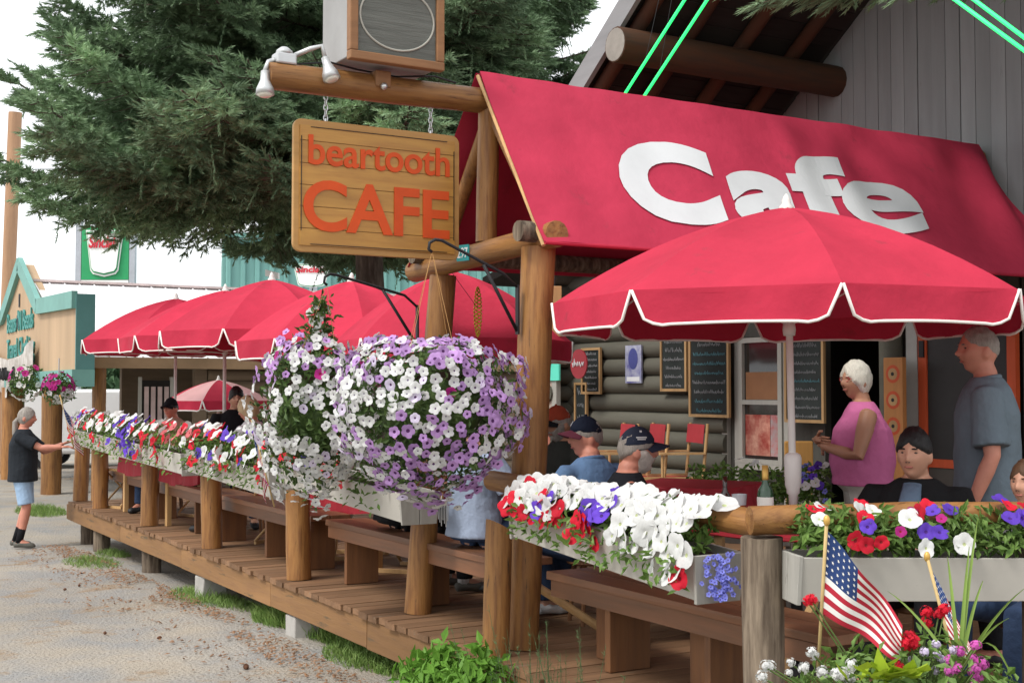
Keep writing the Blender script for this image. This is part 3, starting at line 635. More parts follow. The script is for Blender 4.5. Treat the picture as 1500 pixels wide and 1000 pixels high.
# ================================================================== umbrellas
def umbrella(name, base, Rr, za, zr, val, label, rot=0.0, nrib=8, fabric=RED, piping=PIPING, lean=(0, 0), polemat=PAINTPOLE, group='red market umbrellas on the deck', collar=True, fabric2=None, far=False, zb=None, ribs=True):
    base = Vector(base); um = thing(name, base, label, 'umbrella', group)
    top = Vector((base.x + lean[0], base.y + lean[1], za)); ax = (top - base)
    cx = lambda z: Vector((base.x + lean[0] * (z - base.z) / (za - base.z), base.y + lean[1] * (z - base.z) / (za - base.z), z))
    NR, NA = 9, 6; mb = MB(); vs = []; fs = []; W = nrib * NA
    H = za - zr
    def P(u, a, dz=0):
        k = (a / (2 * math.pi) * nrib) % 1.0; ch = math.cos(math.pi / nrib) / math.cos((k - .5) * 2 * math.pi / nrib)
        sag = 1 - (1 - ch) * u
        z = za - H * (.40 * u + .60 * u * u) - .085 * math.sin(math.pi * k) * u * (1 - .8 * u) * Rr
        c = cx(z); r = Rr * u * (1 + (ch - 1))
        return Vector((c.x + r * math.cos(a + rot), c.y + r * math.sin(a + rot), z + dz))
    for j in range(NR + 1):
        for i in range(W):
            vs.append(P(max(.015, j / NR), 2 * math.pi * i / W))
    for j in range(NR):
        for i in range(W):
            i2 = (i + 1) % W; q = (j*W+i, (j+1)*W+i, (j+1)*W+i2, j*W+i2); fs.append(q)
            
    mb.add(vs, fs)
    if fabric2 is not None:
        mb.m = [(i % W) // NA % 2 for i in range(len(mb.f))]
    cn = mb.build('canopy', [fabric] + ([fabric2] if fabric2 else []), um, smooth=True)
    smooth_by_angle(cn, 7)
    # valance panels with rounded lower corners, each bound in white
    for k in range(nrib):
        a0, a1 = 2 * math.pi * k / nrib, 2 * math.pi * (k + 1) / nrib
        p, q = P(1, a0 + 1e-4), P(1, a1 - 1e-4); d = q - p; L = d.length; out = Vector((math.cos((a0+a1)/2 + rot), math.sin((a0+a1)/2 + rot), 0))
        prof = []; S = 22
        for i in range(S + 1):
            t = i / S; e = min(t, 1 - t) * L
            g = .05 * L if L > .5 else .04 * L; rc = .16 * L
            dep = val * (1 - .06 * math.sin(math.pi * t)) if e >= rc + g * 0 else val * (math.sqrt(max(0, 1 - ((rc - e) / rc) ** 2)) ** .55)
            prof.append((t, dep))
        top_, bot = [], []
        sw = rng.uniform(-.02, .03)
        for t, dep in prof:
            pt = p + d * t + V(0, 0, .004); wv = .012 * math.sin(t * 9 + k * 2) + .5 * sw
            pull = .0 if 0 < t < 1 else 0
            tt = .5 + (t - .5) * (1 - .05 * dep / val * 1.0)
            top_.append(pt); bot.append(p + d * tt + V(0, 0, .004 - max(dep, .002)) + out * (wv * dep / val * .9 + .004))
        m = MB(); n_ = len(top_); rows = 3; vv = []
        for r_ in range(rows + 1):
            for i in range(n_): vv.append(top_[i].lerp(bot[i], r_ / rows) + out * (.006 * math.sin(i * .7 + k) * r_ / rows))
        m.add(vv, [(r_*n_+i, r_*n_+i+1, (r_+1)*n_+i+1, (r_+1)*n_+i) for r_ in range(rows) for i in range(n_ - 1)])
        if fabric2 is not None: vm = fabric if k % 2 == 0 else fabric2
        else: vm = fabric
        vo = m.build('valance', vm if not (fabric2 is not None) else fabric2, um, smooth=True)
        MB().tube([b + out * .002 for b in bot], .0075 if not far else .012, 6).build('piping', piping, vo, smooth=True)
    zb_ = base.z if zb is None else zb
    MB().tube([cx(zb_), cx(za - .02)], .019 if not far else .025, 12).build('pole', polemat, um, smooth=True)
    MB().lathe(top + V(0, 0, -.03), [(.035, 0), (.04, .03), (.022, .05), (.024, .065), (.012, .09), (.004, .10)], 12).build('finial', PAINTPOLE, um, smooth=True)
    if ribs:
        hub = cx(zr - .12); MB().lathe(hub + V(0, 0, -.05), [(.03, 0), (.035, .03), (.03, .07)], 10).build('hub', PAINTPOLE, um, smooth=True)
        for k in range(nrib):
            a = 2 * math.pi * k / nrib
            rb = MB().tube([P(u, a, -.018) for u in (.05, .3, .6, .98)], .006, 5).build('rib', PAINTPOLE, um)
            MB().tube([hub, P(.55, a, -.02)], .005, 5).build('strut', PAINTPOLE, rb)
    if collar:
        z0 = .93
        MB().lathe(cx(z0), [(.022, -.10), (.024, -.03), (.034, -.02), (.034, .0), (.042, .02), (.046, .16), (.04, .18), (.022, .19)], 14).build('tilt_collar', PAINTPOLE, um, smooth=True)
    return um
b0 = at(1166, 742, 6.6); b0.z = 0.002
umbrella('market_umbrella', (b0.x, b0.y, .002), 1.235, 2.405, 1.90, .165, 'big red umbrella over the table in front of the awning', rot=.22, lean=(-.05, .0))
U = [(258, 437, 15.6, 1.14, .10, 'red umbrella above the standing man with the flag, last before the teal sign'),
     (330, 425, 13.9, 1.14, .35, 'red umbrella second from the teal sign, above its thin pole'),
     (398, 409, 12.4, 1.10, .05, 'red umbrella with the shaded dark panel, above the seated blonde woman'),
     (515, 411, 11.0, .98, .5, 'red umbrella behind the second hanging basket, in front of the spruce trunk'),
     (664, 397, 9.6, .90, .28, 'red umbrella between the two log posts under the beartooth sign')]
for i, (px, py, d, rr, ro, lab) in enumerate(U):
    c = at(px, py, d)
    umbrella('market_umbrella', (c.x, c.y, .002), rr, c.z, c.z - .54, .165, lab, rot=ro, collar=(i < 3))
PINK = mat('faded_pink_canvas', (.75,.42,.42), .8, .08, transl=.2); PWHITE = mat('white_canvas', (.85,.80,.78), .8, .05, transl=.2)
c = at(320, 556, 20.5)
umbrella('patio_umbrella', (c.x, c.y, gz(20)), .86, c.z, c.z - .34, .16, 'low red and white umbrella beyond the far end of the deck', nrib=8, fabric=PINK, fabric2=RED, piping=PWHITE, collar=False, group='umbrellas beyond the deck', far=True, rot=.2)
# ================================================================== spruce trees
NEEDLE = mat('spruce_needles', (.135,.215,.115), .6, .42, 2.0, None, 1, .30, 0, .25, col2=(.25,.36,.20), transl=.15)
NEEDLE2 = mat('spruce_new_growth', (.13,.20,.075), .6, .3, 3.0, None, 1, .2, 0, .25, transl=.2)
BARK = mat('spruce_bark', (.075,.055,.045), .95, .3, 3, 2, 5, 0, .8, .1, col2=(.14,.11,.09))
def shoot(mb, p, d, L, rad, r, nn=22):
    d = d.normalized(); ref = Vector((0, 0, 1)) if abs(d.z) < .9 else Vector((1, 0, 0)); a = d.cross(ref).normalized(); b = d.cross(a)
    vs = []; fs = []
    for k in range(nn):
        t = (k + r.random()) / nn; th = k * 2.4 + r.random()
        o = a * math.cos(th) + b * math.sin(th); q = p + d * L * t
        tip = q + o * rad * (1 - .45 * t) + d * rad * (.9 + .4 * t); w = d.cross(o) * .0085
        i = len(vs); vs += [q - w - d * .004, q + w, tip]; fs.append((i, i + 1, i + 2))
    mb.add(vs, fs)
def spruce_branch(seed, L=3.4, dens=1.0):
    r = random.Random(seed); mb = MB()
    def ax(t): return Vector((L * t, .12 * math.sin(3 * t + seed), -.55 * L * .28 * math.sin(math.pi * .75 * t) - .10 * L * t * t + .12 * L * max(0, t - .6) ** 2 * 4))
    mb.mi = 1; mb.tube([ax(i / 9) for i in range(10)], [.035 * (1 - .9 * i / 9) + .004 for i in range(10)], 6); mb.mi = 0
    n = int(30 * dens)
    for i in range(n):
        t = .10 + .88 * (i + r.random()) / n; p = ax(t); tan = (ax(min(1, t + .02)) - ax(t - .02)).normalized()
        for s in (-1, 1):
            l = (.25 + .62 * math.sin(math.pi * min(1, .15 + .85 * t)) ** .7) * (1.05 - .55 * t) * r.uniform(.75, 1.15) * L / 3.4
            side = tan.cross(Vector((0, 0, 1))).normalized() * s
            dr = (tan * r.uniform(.55, .9) + side * r.uniform(.75, 1.1) + Vector((0, 0, r.uniform(-.55, .05)))).normalized()
            m = max(3, int(l / .062))
            prev = p
            mb.mi = 1; mb.tube([p, p + dr * l * .5 + V(0, 0, -.03), p + dr * l + V(0, 0, -.10 * l)], [.007, .005, .002], 3, cap=False); mb.mi = 0
            for k in range(m):
                u = (k + .6) / m; q = p + dr * l * u + Vector((0, 0, -.10 * l * u * u))
                for s2 in (-1, 1):
                    sd = dr.cross(Vector((0, 0, 1))).normalized() * s2
                    dd = dr * r.uniform(.5, 1) + sd * r.uniform(.4, .9) + Vector((0, 0, r.uniform(-.55, .35)))
                    shoot(mb, q, dd, r.uniform(.07, .14) * (1.1 - .4 * u), r.uniform(.042, .06), r, 16)
            shoot(mb, p + dr * l * .9 + V(0, 0, -.09 * l), dr, .16, .034, r, 18)
            if r.random() < .10:
                q = p + dr * l * r.uniform(.3, .9)
                shoot(mb, q, Vector((r.uniform(-.2, .2), r.uniform(-.2, .2), -1)), r.uniform(.2, .45), .03, r, 34)
    shoot(mb, ax(.93), ax(1) - ax(.95), .25, .035, r, 26)
    return mb.mesh('spruce_branch', [NEEDLE, BARK])
BR = [spruce_branch(s, 3.4, 1.0) for s in (1, 2, 3, 4)]
def spruce(loc, h, z0, rmax, n, label, seed, trunk_r=.24, sector=None, name='spruce_tree', rtop=.12):
    r = random.Random(seed); loc = Vector(loc); t = thing(name, loc, label, 'tree')
    path = [loc + V(.05 * math.sin(i), .04 * math.cos(i * 1.7), h * i / 10 - .1) for i in range(11)]
    tk = MB().tube(path, [trunk_r * (1.25 if i == 0 else 1) * (1 - .92 * i / 10) + .015 for i in range(11)], 14).build('trunk', BARK, t, smooth=True)
    for i in range(n):
        u = (i + r.random()) / n; u = u ** 1.5
        z = z0 + (h - z0 - .4) * u; az = r.uniform(0, 2 * math.pi) if sector is None else r.uniform(*sector)
        dl = Vector((math.cos(az), math.sin(az), 0)).dot(_R)
        ln = rmax * (1 - u) ** .8 * r.uniform(.72, 1.08) * (1 - .09 * dl) * (.90 if u < .08 else 1) + rtop
        elev = R(4 + 26 * u + r.uniform(-11, 12)); sc = ln / 3.4
        M = Matrix.Translation(V(0, 0, z)) @ Matrix.Rotation(az, 4, 'Z') @ Matrix.Rotation(-elev, 4, 'Y') @ Matrix.Rotation(r.uniform(-.4, .4), 4, 'X') @ Matrix.Diagonal((sc, sc ** .55 * 1.2, sc ** .55 * 1.15, 1))
        inst('branch', BR[r.randrange(4)], t, M)
    return t
c = at(541, 400, 19.0)
spruce((c.x, c.y, -.5), 13.0, 5.42, 5.15, 298, 'large dark green spruce with drooping branches behind the red umbrellas', 11, .27)
# ================================================================== flowers
def petal_mat(name, col, rnd=.1): return mat(name, col, .6, .10, 25, None, 1, rnd, 0, .2, transl=.25)
PW = petal_mat('petal_white', (.70,.70,.685)); PP = petal_mat('petal_lilac', (.50,.29,.60), .22); PR = petal_mat('petal_red', (.62,.014,.035), .2)
PV = petal_mat('petal_violet', (.13,.055,.50), .25); PM = petal_mat('petal_magenta', (.42,.02,.20), .2); PL = petal_mat('petal_lobelia', (.22,.24,.70), .2)
PPK = petal_mat('petal_pink', (.66,.13,.48), .2); PPW = petal_mat('petal_pale_lilac', (.70,.62,.78), .1); PSAL = petal_mat('petal_salmon', (.66,.16,.17), .2)
TD = mat('throat_dark', (.07,.015,.09), .7, .2); TG = mat('throat_green', (.42,.46,.24), .7, .2); TR = mat('throat_red', (.22,.005,.01), .7, .2); TV = mat('throat_violet', (.05,.01,.16), .7, .2); TGREY = mat('throat_grey', (.16,.13,.20), .7, .2)
def petunia(matp, matt, seed, lobes=5, thr=.20, cup=.30, ruffle=.10, notch=.13):
    r = random.Random(seed); mb = MB(); n = lobes * 4; ph = r.random() * 6
    def ring(rad, z, amp, nt): 
        o = []
        for k in range(n):
            a = 2 * math.pi * k / n; c_ = .5 - .5 * math.cos(lobes * a); f = 1 - nt * (1 - c_) ** 2 + nt * .25 * r.uniform(-1, 1)
            o.append(Vector((rad * f * math.cos(a), rad * f * math.sin(a), z + amp * (.6 * c_ - .3 + .5 * math.sin(2 * a + ph)) )))
        return o
    vs = [Vector((0, 0, -cup))] + ring(thr, -cup * .5, 0, 0) + ring(.62, .0, ruffle * .4, notch * .25) + ring(1.0, .0, ruffle, notch)
    mb.mi = 1; mb.add(vs, [(0, 1 + k, 1 + (k + 1) % n) for k in range(n)]); mb.mi = 0
    for a in (1, 1 + n):
        for k in range(n): k2 = (k + 1) % n; mb.f.append([a + k, a + n + k, a + n + k2, a + k2]); mb.m.append(0)
    return mb.mesh('petunia', [matp, matt], True)
def geran(matp, seed):
    """a round head of many small five-petalled florets"""
    r = random.Random(seed); mb = MB(); mb.ball((0, 0, 0), .55, 10, 6)
    for i in range(26):
        d = Vector((r.gauss(0, 1), r.gauss(0, 1), r.gauss(.4, 1))).normalized(); c = d * r.uniform(.72, .9)
        a = d.cross(Vector((.31, .52, .8))).normalized(); b = d.cross(a); k0 = r.random() * 6; vs = [c]
        for q in range(10):
            rr = .34 if q % 2 == 0 else .19; vs.append(c + (a * math.cos(k0 + q * .6283) + b * math.sin(k0 + q * .6283)) * rr + d * (.05 if q % 2 == 0 else .0))
        mb.add(vs, [(0, 1 + q, 1 + (q + 1) % 10) for q in range(10)])
    return mb.mesh('flower_head', [matp], False)
FL = {}
def fvar(key, p, t, n=3, **k): FL[key] = [petunia(p, t, 10 + i, **k) for i in range(n)]
fvar('white', PW, TGREY, thr=.15, notch=.2, ruffle=.2); fvar('whiteb', PW, TG, thr=.15, ruffle=.22, notch=.13); fvar('lilac', PP, TD, thr=.26, notch=.2, ruffle=.2); fvar('pale', PPW, TD, thr=.2); fvar('red', PR, TR, ruffle=.25); fvar('violet', PV, TV, ruffle=.25)
fvar('magenta', PM, TR); fvar('lobelia', PL, TV, 2, notch=.3); fvar('pink', PPK, TR, 2, notch=.25); fvar('salmon', PSAL, TR)
FL['geranium'] = [geran(PR, 1), geran(PR, 2)]; FL['whitehead'] = [geran(PW, 3), geran(PW, 4)]; FL['pinkhead'] = [geran(PPK, 5)]; FL['lilachead'] = [geran(PPW, 6)]
def face(nrm, roll):
    n = Vector(nrm).normalized(); q = n.to_track_quat('Z', 'Y'); return q.to_matrix().to_4x4() @ Matrix.Rotation(roll, 4, 'Z')
def put(parent, key, p, nrm, rad, r):
    M = Matrix.Translation(Vector(p) - _wloc(parent)) @ face(nrm, r.uniform(0, 6.28)) @ Matrix.Diagonal((rad * r.uniform(.88, 1.12), rad * r.uniform(.88, 1.12), rad, 1))
    return inst('flower', r.choice(FL[key]), parent, M)
def leafcloud(pts, size, r, droop=.2, wid=.42):
    """leaves (two-triangle folded blades) at (point, outward normal)"""
    mb = MB(); vs = []; fs = []
    for p, n in pts:
        n = Vector(n).normalized(); d = Vector((r.gauss(0, 1), r.gauss(0, 1), r.gauss(0, 1) - droop)); d = (d - n * d.dot(n) * .6 + n * .35).normalized()
        s = d.cross(n); 
        if s.length < 1e-3: continue
        s.normalize(); L = size * r.uniform(.6, 1.25); w = L * wid; p = Vector(p); up = s.cross(d) * L * .12
        i = len(vs); vs += [p, p + d * L * .5 + s * w * .5 + up, p + d * L, p + d * L * .5 - s * w * .5 + up, p + d * L * .55 - up * .3]
        fs += [(i, i + 1, i + 4), (i + 1, i + 2, i + 4), (i + 2, i + 3, i + 4), (i + 3, i, i + 4)]
    return mb.add(vs, fs)

def basket(hook, c, rad, lab, seed, nf, nb, colour, lumps=.22, fsize=.031, spur=None, potz=.18):
    """hanging basket: wires from the hook, pot, leaf mass, flowers over the whole mass"""
    r = random.Random(seed); hook = Vector(hook); c = Vector(c); rad = Vector(rad)
    t = thing('hanging_basket', (c.x, c.y, c.z - rad.z), lab, 'hanging basket', 'giant hanging petunia baskets')
    pot = MB().lathe((c.x, c.y, c.z + potz - .22), [(.10, 0), (.17, .05), (.20, .2), (.21, .22)], 16).build('pot', mat('pot_brown', (.08,.05,.035), .8), t)
    for k in range(4):
        a = k * math.pi / 2 + .4; MB().tube([hook, (c.x + .2 * math.cos(a), c.y + .2 * math.sin(a), c.z + potz)],   .0014, 5).build('wire', SIGNEDGE, t)
    tocam = (Vector((0, 0, CAMZ)) - c); tocam.z = 0; tocam.normalize()
    def surf(d):
        f = 1 + lumps * mnoise.noise(d * 1.9 + Vector((seed, 0, 0))) + .10 * mnoise.noise(d * 4.5 + Vector((0, seed, 0)))
        if d.z < -.2: f *= 1 + .10 * mnoise.noise(d * 3)
        p = Vector((d.x * rad.x, d.y * rad.y, d.z * rad.z)) * f
        if d.z > .45: p.z = rad.z * .45 + (p.z - rad.z * .45) * .55
        return c + p
    pts = []
    for i in range(2600):
        d = Vector((r.gauss(0, 1), r.gauss(0, 1), r.gauss(0, 1))).normalized(); s = surf(d)
        pts.append((c + (s - c) * r.uniform(.55, .97), d))
    if spur:
        for i in range(300):
            u = r.random(); pts.append((c + Vector(spur[0]).lerp(Vector(spur[1]), u) + Vector((r.gauss(0, .05), r.gauss(0, .05), r.gauss(0, .05))) * (1.2 - u * .8), Vector((r.gauss(0, 1), r.gauss(0, 1), .5))))
    setp(leafcloud(pts, .055, r).build('foliage', LEAFD, t), kind='stuff')
    core = MB(); core.ball((0, 0, 0), 1, 20, 14); core.v = [c + (surf(v.normalized() if v.length > 0 else Vector((0, 0, 1))) - c) * .55 for v in core.v]
    setp(core.build('foliage_core', LEAFD, t, smooth=True), kind='stuff')
    # blossoms, spread evenly by rejection: the first nf are parts of their own, the rest one part
    used = []; mb = MB(); made = 0; tries = 0; MI = {'white': 0, 'pale': 0, 'lilac': 2, 'magenta': 3}
    def joined(key, p, nr, sz):
        me = FL[key][made % 3]; M = Matrix.Translation(p) @ face(nr, r.uniform(0, 6)) @ Matrix.Scale(sz, 4); b = len(mb.v); mb.v += [M @ v.co for v in me.vertices]
        for pg in me.polygons: mb.f.append([b + k for k in pg.vertices]); mb.m.append(1 if pg.material_index else MI[key])
    while made < nf + nb and tries < 16000:
        tries += 1
        d = Vector((r.gauss(0, 1), r.gauss(0, 1), r.gauss(0, 1))).normalized()
        if made < nf and d.dot(tocam) < -.12: continue
        p = surf(d); key = colour(d, p, r)
        if key is None: continue
        if any((p - q).length < fsize * 1.18 for q in used): continue
        used.append(p); nr = (Vector((d.x / rad.x, d.y / rad.y, d.z / rad.z)).normalized() + tocam * .2 + Vector((r.gauss(0, .28), r.gauss(0, .28), r.gauss(0, .28) - .05)))
        pp = p + (p - c).normalized() * r.uniform(-.02, .03)
        if made < nf: put(t, key, pp, nr, fsize * r.uniform(.78, 1.18), r)
        else: joined(key, pp, nr, fsize * r.uniform(.75, 1.1))
        made += 1
    if spur:
        for i in range(14):
            u = .1 + .9 * i / 14; p = c + Vector(spur[0]).lerp(Vector(spur[1]), u) + Vector((r.gauss(0, .035), r.gauss(0, .035), 0))
            put(t, 'white', p, tocam + Vector((r.gauss(0, .4), r.gauss(0, .4), .3)), fsize * .95, r)
    if mb.v: setp(mb.build('smaller_flowers', [PW, TD, PP, PM], t, smooth=True), kind='stuff')
    return t
def col1(d, p, r):
    lat = d.dot(_R); n = mnoise.noise(d * 2.2 + Vector((4, 1, 2)))
    if n < -.47: return None
    if r.random() < .004: return 'magenta'
    pur = .80 if lat > .30 else (.75 if (lat < .1 and d.z < -.15 and lat > -.5) else (.55 if d.z > .35 else .22))
    pur += .55 * mnoise.noise(d * 2.6 + Vector((9, 9, 1)))
    return 'lilac' if r.random() < pur else ('pale' if r.random() < .15 else 'white')
def col2(d, p, r):
    n = mnoise.noise(d * 2.4 + Vector((1, 7, 2)))
    if n < -.18: return None
    k = r.random()
    if d.z > .25: return 'magenta' if k < .05 else ('lilac' if k < .5 else 'white')
    return 'magenta' if k < .01 else ('pale' if k < .12 else 'white')
# brackets of black iron
def bracket(pt, hookpt, lab):
    pt, hk = Vector(pt), Vector(hookpt)
    b = thing('hanging_bracket', pt, lab, 'bracket', 'iron plant brackets')
    MB().beam(pt + V(-.008, 0, -.22), pt + V(-.008, 0, .06), .012, .03, up=(0, 1, 0)).build('back_bar', BLACKM, b)
    el = pt + V(-.10, 0, .12)
    MB().tube([pt + V(-.012, 0, .05), el, hk + V(.04, 0, .012), hk + V(.0, 0, .015), hk + V(-.035, 0, -.005), hk + V(-.04, 0, -.04), hk + V(-.02, 0, -.055)], .009, 8).build('arm', BLACKM, b, smooth=True)
    MB().tube([pt + V(-.012, 0, -.20), el.lerp(hk, .30)], .010, 6).build('brace', BLACKM, b, smooth=True)
    return b
hk1 = V(3.12, 6.12, 2.25); bracket((3.655, 6.13, 1.98), hk1, 'black iron bracket on the tall canopy post beside the house number')
hk2 = V(3.04, 7.42, 2.16); bracket((3.66, 7.42, 1.94), hk2, 'black iron bracket on the second canopy post')
basket(hk1 + V(-.02, 0, -.05), at(630, 594, 6.78), (.51, .46, .47), 'giant ball of white and lilac petunias hanging before the log posts', 5, 300, 520, col1)
c2 = at(462, 592, 7.95); basket(hk2 + V(-.02, 0, -.05), c2, (.36, .36, .56), 'shaggier hanging basket of mostly white petunias with a tall white spur', 8, 286, 220, col2, lumps=.3, spur=((0, 0, .35), (.03, -.02, .66)))

# ================================================================== flower boxes
def flowerbox(a, b, w, h, lab, seed, spec, leaves=700, top=.24, droop=.16, fs=.045, gap=None, outward=None, name='flower_box', group='grey flower boxes along the deck edge', taper=1.0):
    """a, b: lower street-side edge ends; spec: [(key, weight, u0, u1, v0, v1)]"""
    r = random.Random(seed); a, b = Vector(a), Vector(b); ax = (b - a); L = ax.length; e = ax.normalized()
    out = Vector(outward) if outward else Vector((-1, 0, 0)); out = (out - e * out.dot(e)).normalized(); up = e.cross(out); up = up if up.z > 0 else -up
    t = thing(name, (a + b) / 2, lab, 'flower box', group)
    P = lambda u, o, z: a + e * (L * u) - out * o + up * z
    fl_ = .025   # flare of the boards
    MB().prism([P(0, 0, 0), P(1, 0, 0), P(1, -fl_, h), P(0, -fl_, h)], -out * .018).build('front_board', BOXPAINT, t, bevel=.003)
    MB().prism([P(0, w, 0), P(1, w, 0), P(1, w + fl_, h), P(0, w + fl_, h)], -out * .018).build('back_board', BOXPAINT, t, bevel=.003)
    MB().prism([P(0, .02, 0), P(1, .02, 0), P(1, w - .002, 0), P(0, w - .002, 0)], up * .018).build('bottom_board', BOXPAINT, t)
    for u, sgn in ((0, -1), (1, 1)):
        for k in range(2):
            o0, o1 = -.012 + k * (w / 2 + .014), -.012 + (k + 1) * (w / 2 + .014) - .004
            MB().prism([P(u, o0, -.012), P(u, o1, -.012), P(u, o1 + (.02 * k), h + .006), P(u, o0 - .02 * (1 - k), h + .006)], e * sgn * .018).build('end_board', BOXPAINT2, t, bevel=.003)
    MB().prism([P(.005, .02, h * .8), P(.995, .02, h * .8), P(.995, w, h * .8), P(.005, w, h * .8)], up * .01).build('soil', SOIL, t)
    pts = []
    for i in range(leaves):
        u = r.uniform(.02, .98); dens = .5 + .5 * mnoise.noise((u * L * 3, seed, 0))
        if gap and gap[0] < u < gap[1] and r.random() < .7: continue
        ang = r.uniform(-.35 if droop > .06 else .25, math.pi * .72); rr = r.uniform(.2, 1) * (.8 + .4 * dens)
        o = w * .5 - math.cos(ang) * (w * .5 + .05) * rr; z = h + math.sin(ang) * top * (1 - (1 - taper) * u) * .9 * rr
        if ang < 0: o = -.05 - r.random() * .04; z = h - r.uniform(0, droop)
        pts.append((P(u, o, z), out * .6 + up * .6 + Vector((r.gauss(0, .4), r.gauss(0, .4), 0))))
    setp(leafcloud(pts, .055, r).build('foliage', LEAF, t), kind='stuff')
    used = []
    for key, num, u0, u1, v0, v1, sz in spec:
        k = 0; tries = 0
        while k < num and tries < num * 30:
            tries += 1
            u = r.uniform(u0, u1); v = r.uniform(v0, v1)      # v: 0 = drooping over the front, .5 = box edge level, 1 = top of the mound
            if v < .4: o = -.05 - .03 * r.random(); z = h - droop * (.4 - v) / .4 ; nr = out + up * .15
            else:
                q = (v - .4) / .6 * math.pi * .55; o = w * .5 - math.cos(q) * (w * .5 + .07); z = h + math.sin(q) * top * (1 - (1 - taper) * u) * (1 + .18 * mnoise.noise((u * L * 4, seed, 2))); nr = out * (math.cos(q) + .35) + up * math.sin(q)
            p = P(u, o, z)
            if any((p - x).length < fs * sz * .95 for x in used): continue
            used.append(p); k += 1
            put(t, key, p, nr + Vector((r.gauss(0, .28), r.gauss(0, .28), r.gauss(0, .2))), fs * sz * r.uniform(.85, 1.15), r)
    return t
XB0 = X0 - .10
def bpt(px, py, dx=0): return atX(px, py, XB0 + dx)
b1a, b1b = bpt(752, 786), bpt(1020, 880)
box1 = flowerbox(b1b, b1a, .21, .185, 'grey flower box overflowing with big white petunias beside the corner post', 31,
    [('whiteb', 64, 0.0, 1.0, .62, 1.0, 1.15), ('whiteb', 14, 0.0, .35, .35, .75, 1.1), ('whiteb', 14, .7, 1.0, .45, .9, 1.1), ('whiteb', 3, .05, .2, .1, .3, 1.0), ('violet', 7, .40, .52, .5, .85, 1.0), ('violet', 8, .72, .86, .4, .75, 1.0), ('red', 6, .46, .6, .2, .55, .95), ('red', 9, .65, .9, .3, .6, .95),
     ('red', 4, .9, 1.0, .3, .6, .9), ('red', 2, .02, .1, .12, .3, .95), ('red', 2, .9, .95, .7, .95, .9)], leaves=1500, top=.215, droop=.15, fs=.050, taper=.50)
b2a, b2b = bpt(418, 712), bpt(590, 766)
flowerbox(b2b, b2a, .21, .18, 'grey flower box below the shaggy hanging basket, few red blooms at its edge', 32, [('red', 14, .4, 1, .35, .8, .9), ('violet', 4, .6, .8, .4, .6, .9), ('whiteb', 12, 0, 1, .6, 1, .9)], leaves=500, top=.16, fs=.045)
b3a, b3b = bpt(275, 690), bpt(397, 729)
flowerbox(b3b, b3a, .21, .20, 'grey flower box with red, white and violet petunias and a small flag', 33, [('whiteb', 26, 0, 1, .45, 1, 1.1), ('red', 20, 0, 1, .2, .9, 1.05), ('violet', 10, .1, .9, .4, .95, 1), ('salmon', 7, .7, 1, .6, 1, .9), ('whiteb', 9, .35, .7, .15, .5, 1.2)], leaves=1500, top=.25, fs=.048)
b4a, b4b = bpt(107, 650), bpt(268, 695)
flowerbox(b4b, b4a, .21, .19, 'longest grey flower box with violet cascade at the far end of the deck', 34, [('whiteb', 56, 0, 1, .5, 1, 1.15), ('violet', 22, .30, .55, .1, .95, 1.05), ('red', 34, 0, 1, .2, .9, 1.05), ('violet', 7, .85, 1, .5, 1, 1.0), ('salmon', 8, 0, .2, .5, 1, .9)], leaves=1900, top=.25, droop=.2, fs=.051)
b5a, b5b = at(1172, 881, 4.86), at(1560, 880, 5.02)
flowerbox(b5a, b5b, .2, .172, 'sparse grey planter box with scattered single petunias under the brown rail', 35, [('whiteb', 7, .05, .75, .45, .9, .95), ('violet', 9, .2, .95, .5, 1, .85), ('red', 8, .0, .6, .45, 1, .8), ('red', 3, .75, .95, .5, .9, .85), ('magenta', 3, .3, .8, .5, .8, .6)], leaves=1700, top=.20, droop=.04, fs=.044, outward=(-.4, -1, 0))
r = random.Random(3); c = at(1056, 835, 5.2)
for i in range(80):
    p = c + _R * r.gauss(0, .032) + V(0, 0, r.uniform(-.12, .07)) - _F * r.uniform(0, .03); put(box1, 'lobelia', p, -_F + Vector((r.gauss(0, .4), r.gauss(0, .4), .4)), .012, r)
# ================================================================== people
def remesh(mb, vox, smooth=6):
    me = mb.mesh('tmp', SKIN); o = bpy.data.objects.new('tmp', me); COL.objects.link(o)
    md = o.modifiers.new('r', 'REMESH'); md.mode = 'VOXEL'; md.voxel_size = vox; md.adaptivity = 0
    sm = o.modifiers.new('s', 'SMOOTH'); sm.factor = .5; sm.iterations = smooth
    dg = bpy.context.evaluated_depsgraph_get(); dg.update()
    nm = bpy.data.meshes.new_from_object(o.evaluated_get(dg)); bpy.data.objects.remove(o)
    r = MB(); r.v = [v.co.copy() for v in nm.vertices]; r.f = [list(p.vertices) for p in nm.polygons]; r.m = [0] * len(r.f)
    bpy.data.meshes.remove(nm); return r
SKIN = mat('skin', (.52,.27,.18), .5, .10, 14, bump=.05, spec=.35); SKIN2 = mat('skin_ruddy', (.55,.23,.16), .5, .14, 12, spec=.35); SKIN3 = mat('skin_tan', (.42,.21,.13), .5, .1, 14, spec=.35)
EYEW = mat('eye_dark_nostril_shade', (.06,.04,.035), .3, .1); LIP = mat('lip', (.40,.14,.11), .5, .1)
def cloth(name, c, var=.14, bs=14): return mat(name, c, .85, var, 6, None, 1, 0, .5, .15, bscale=bs)
def ell(mb, c, rx, ry, rz, n=16, m=12): return mb.ball(c, (rx, ry, rz), n, m)
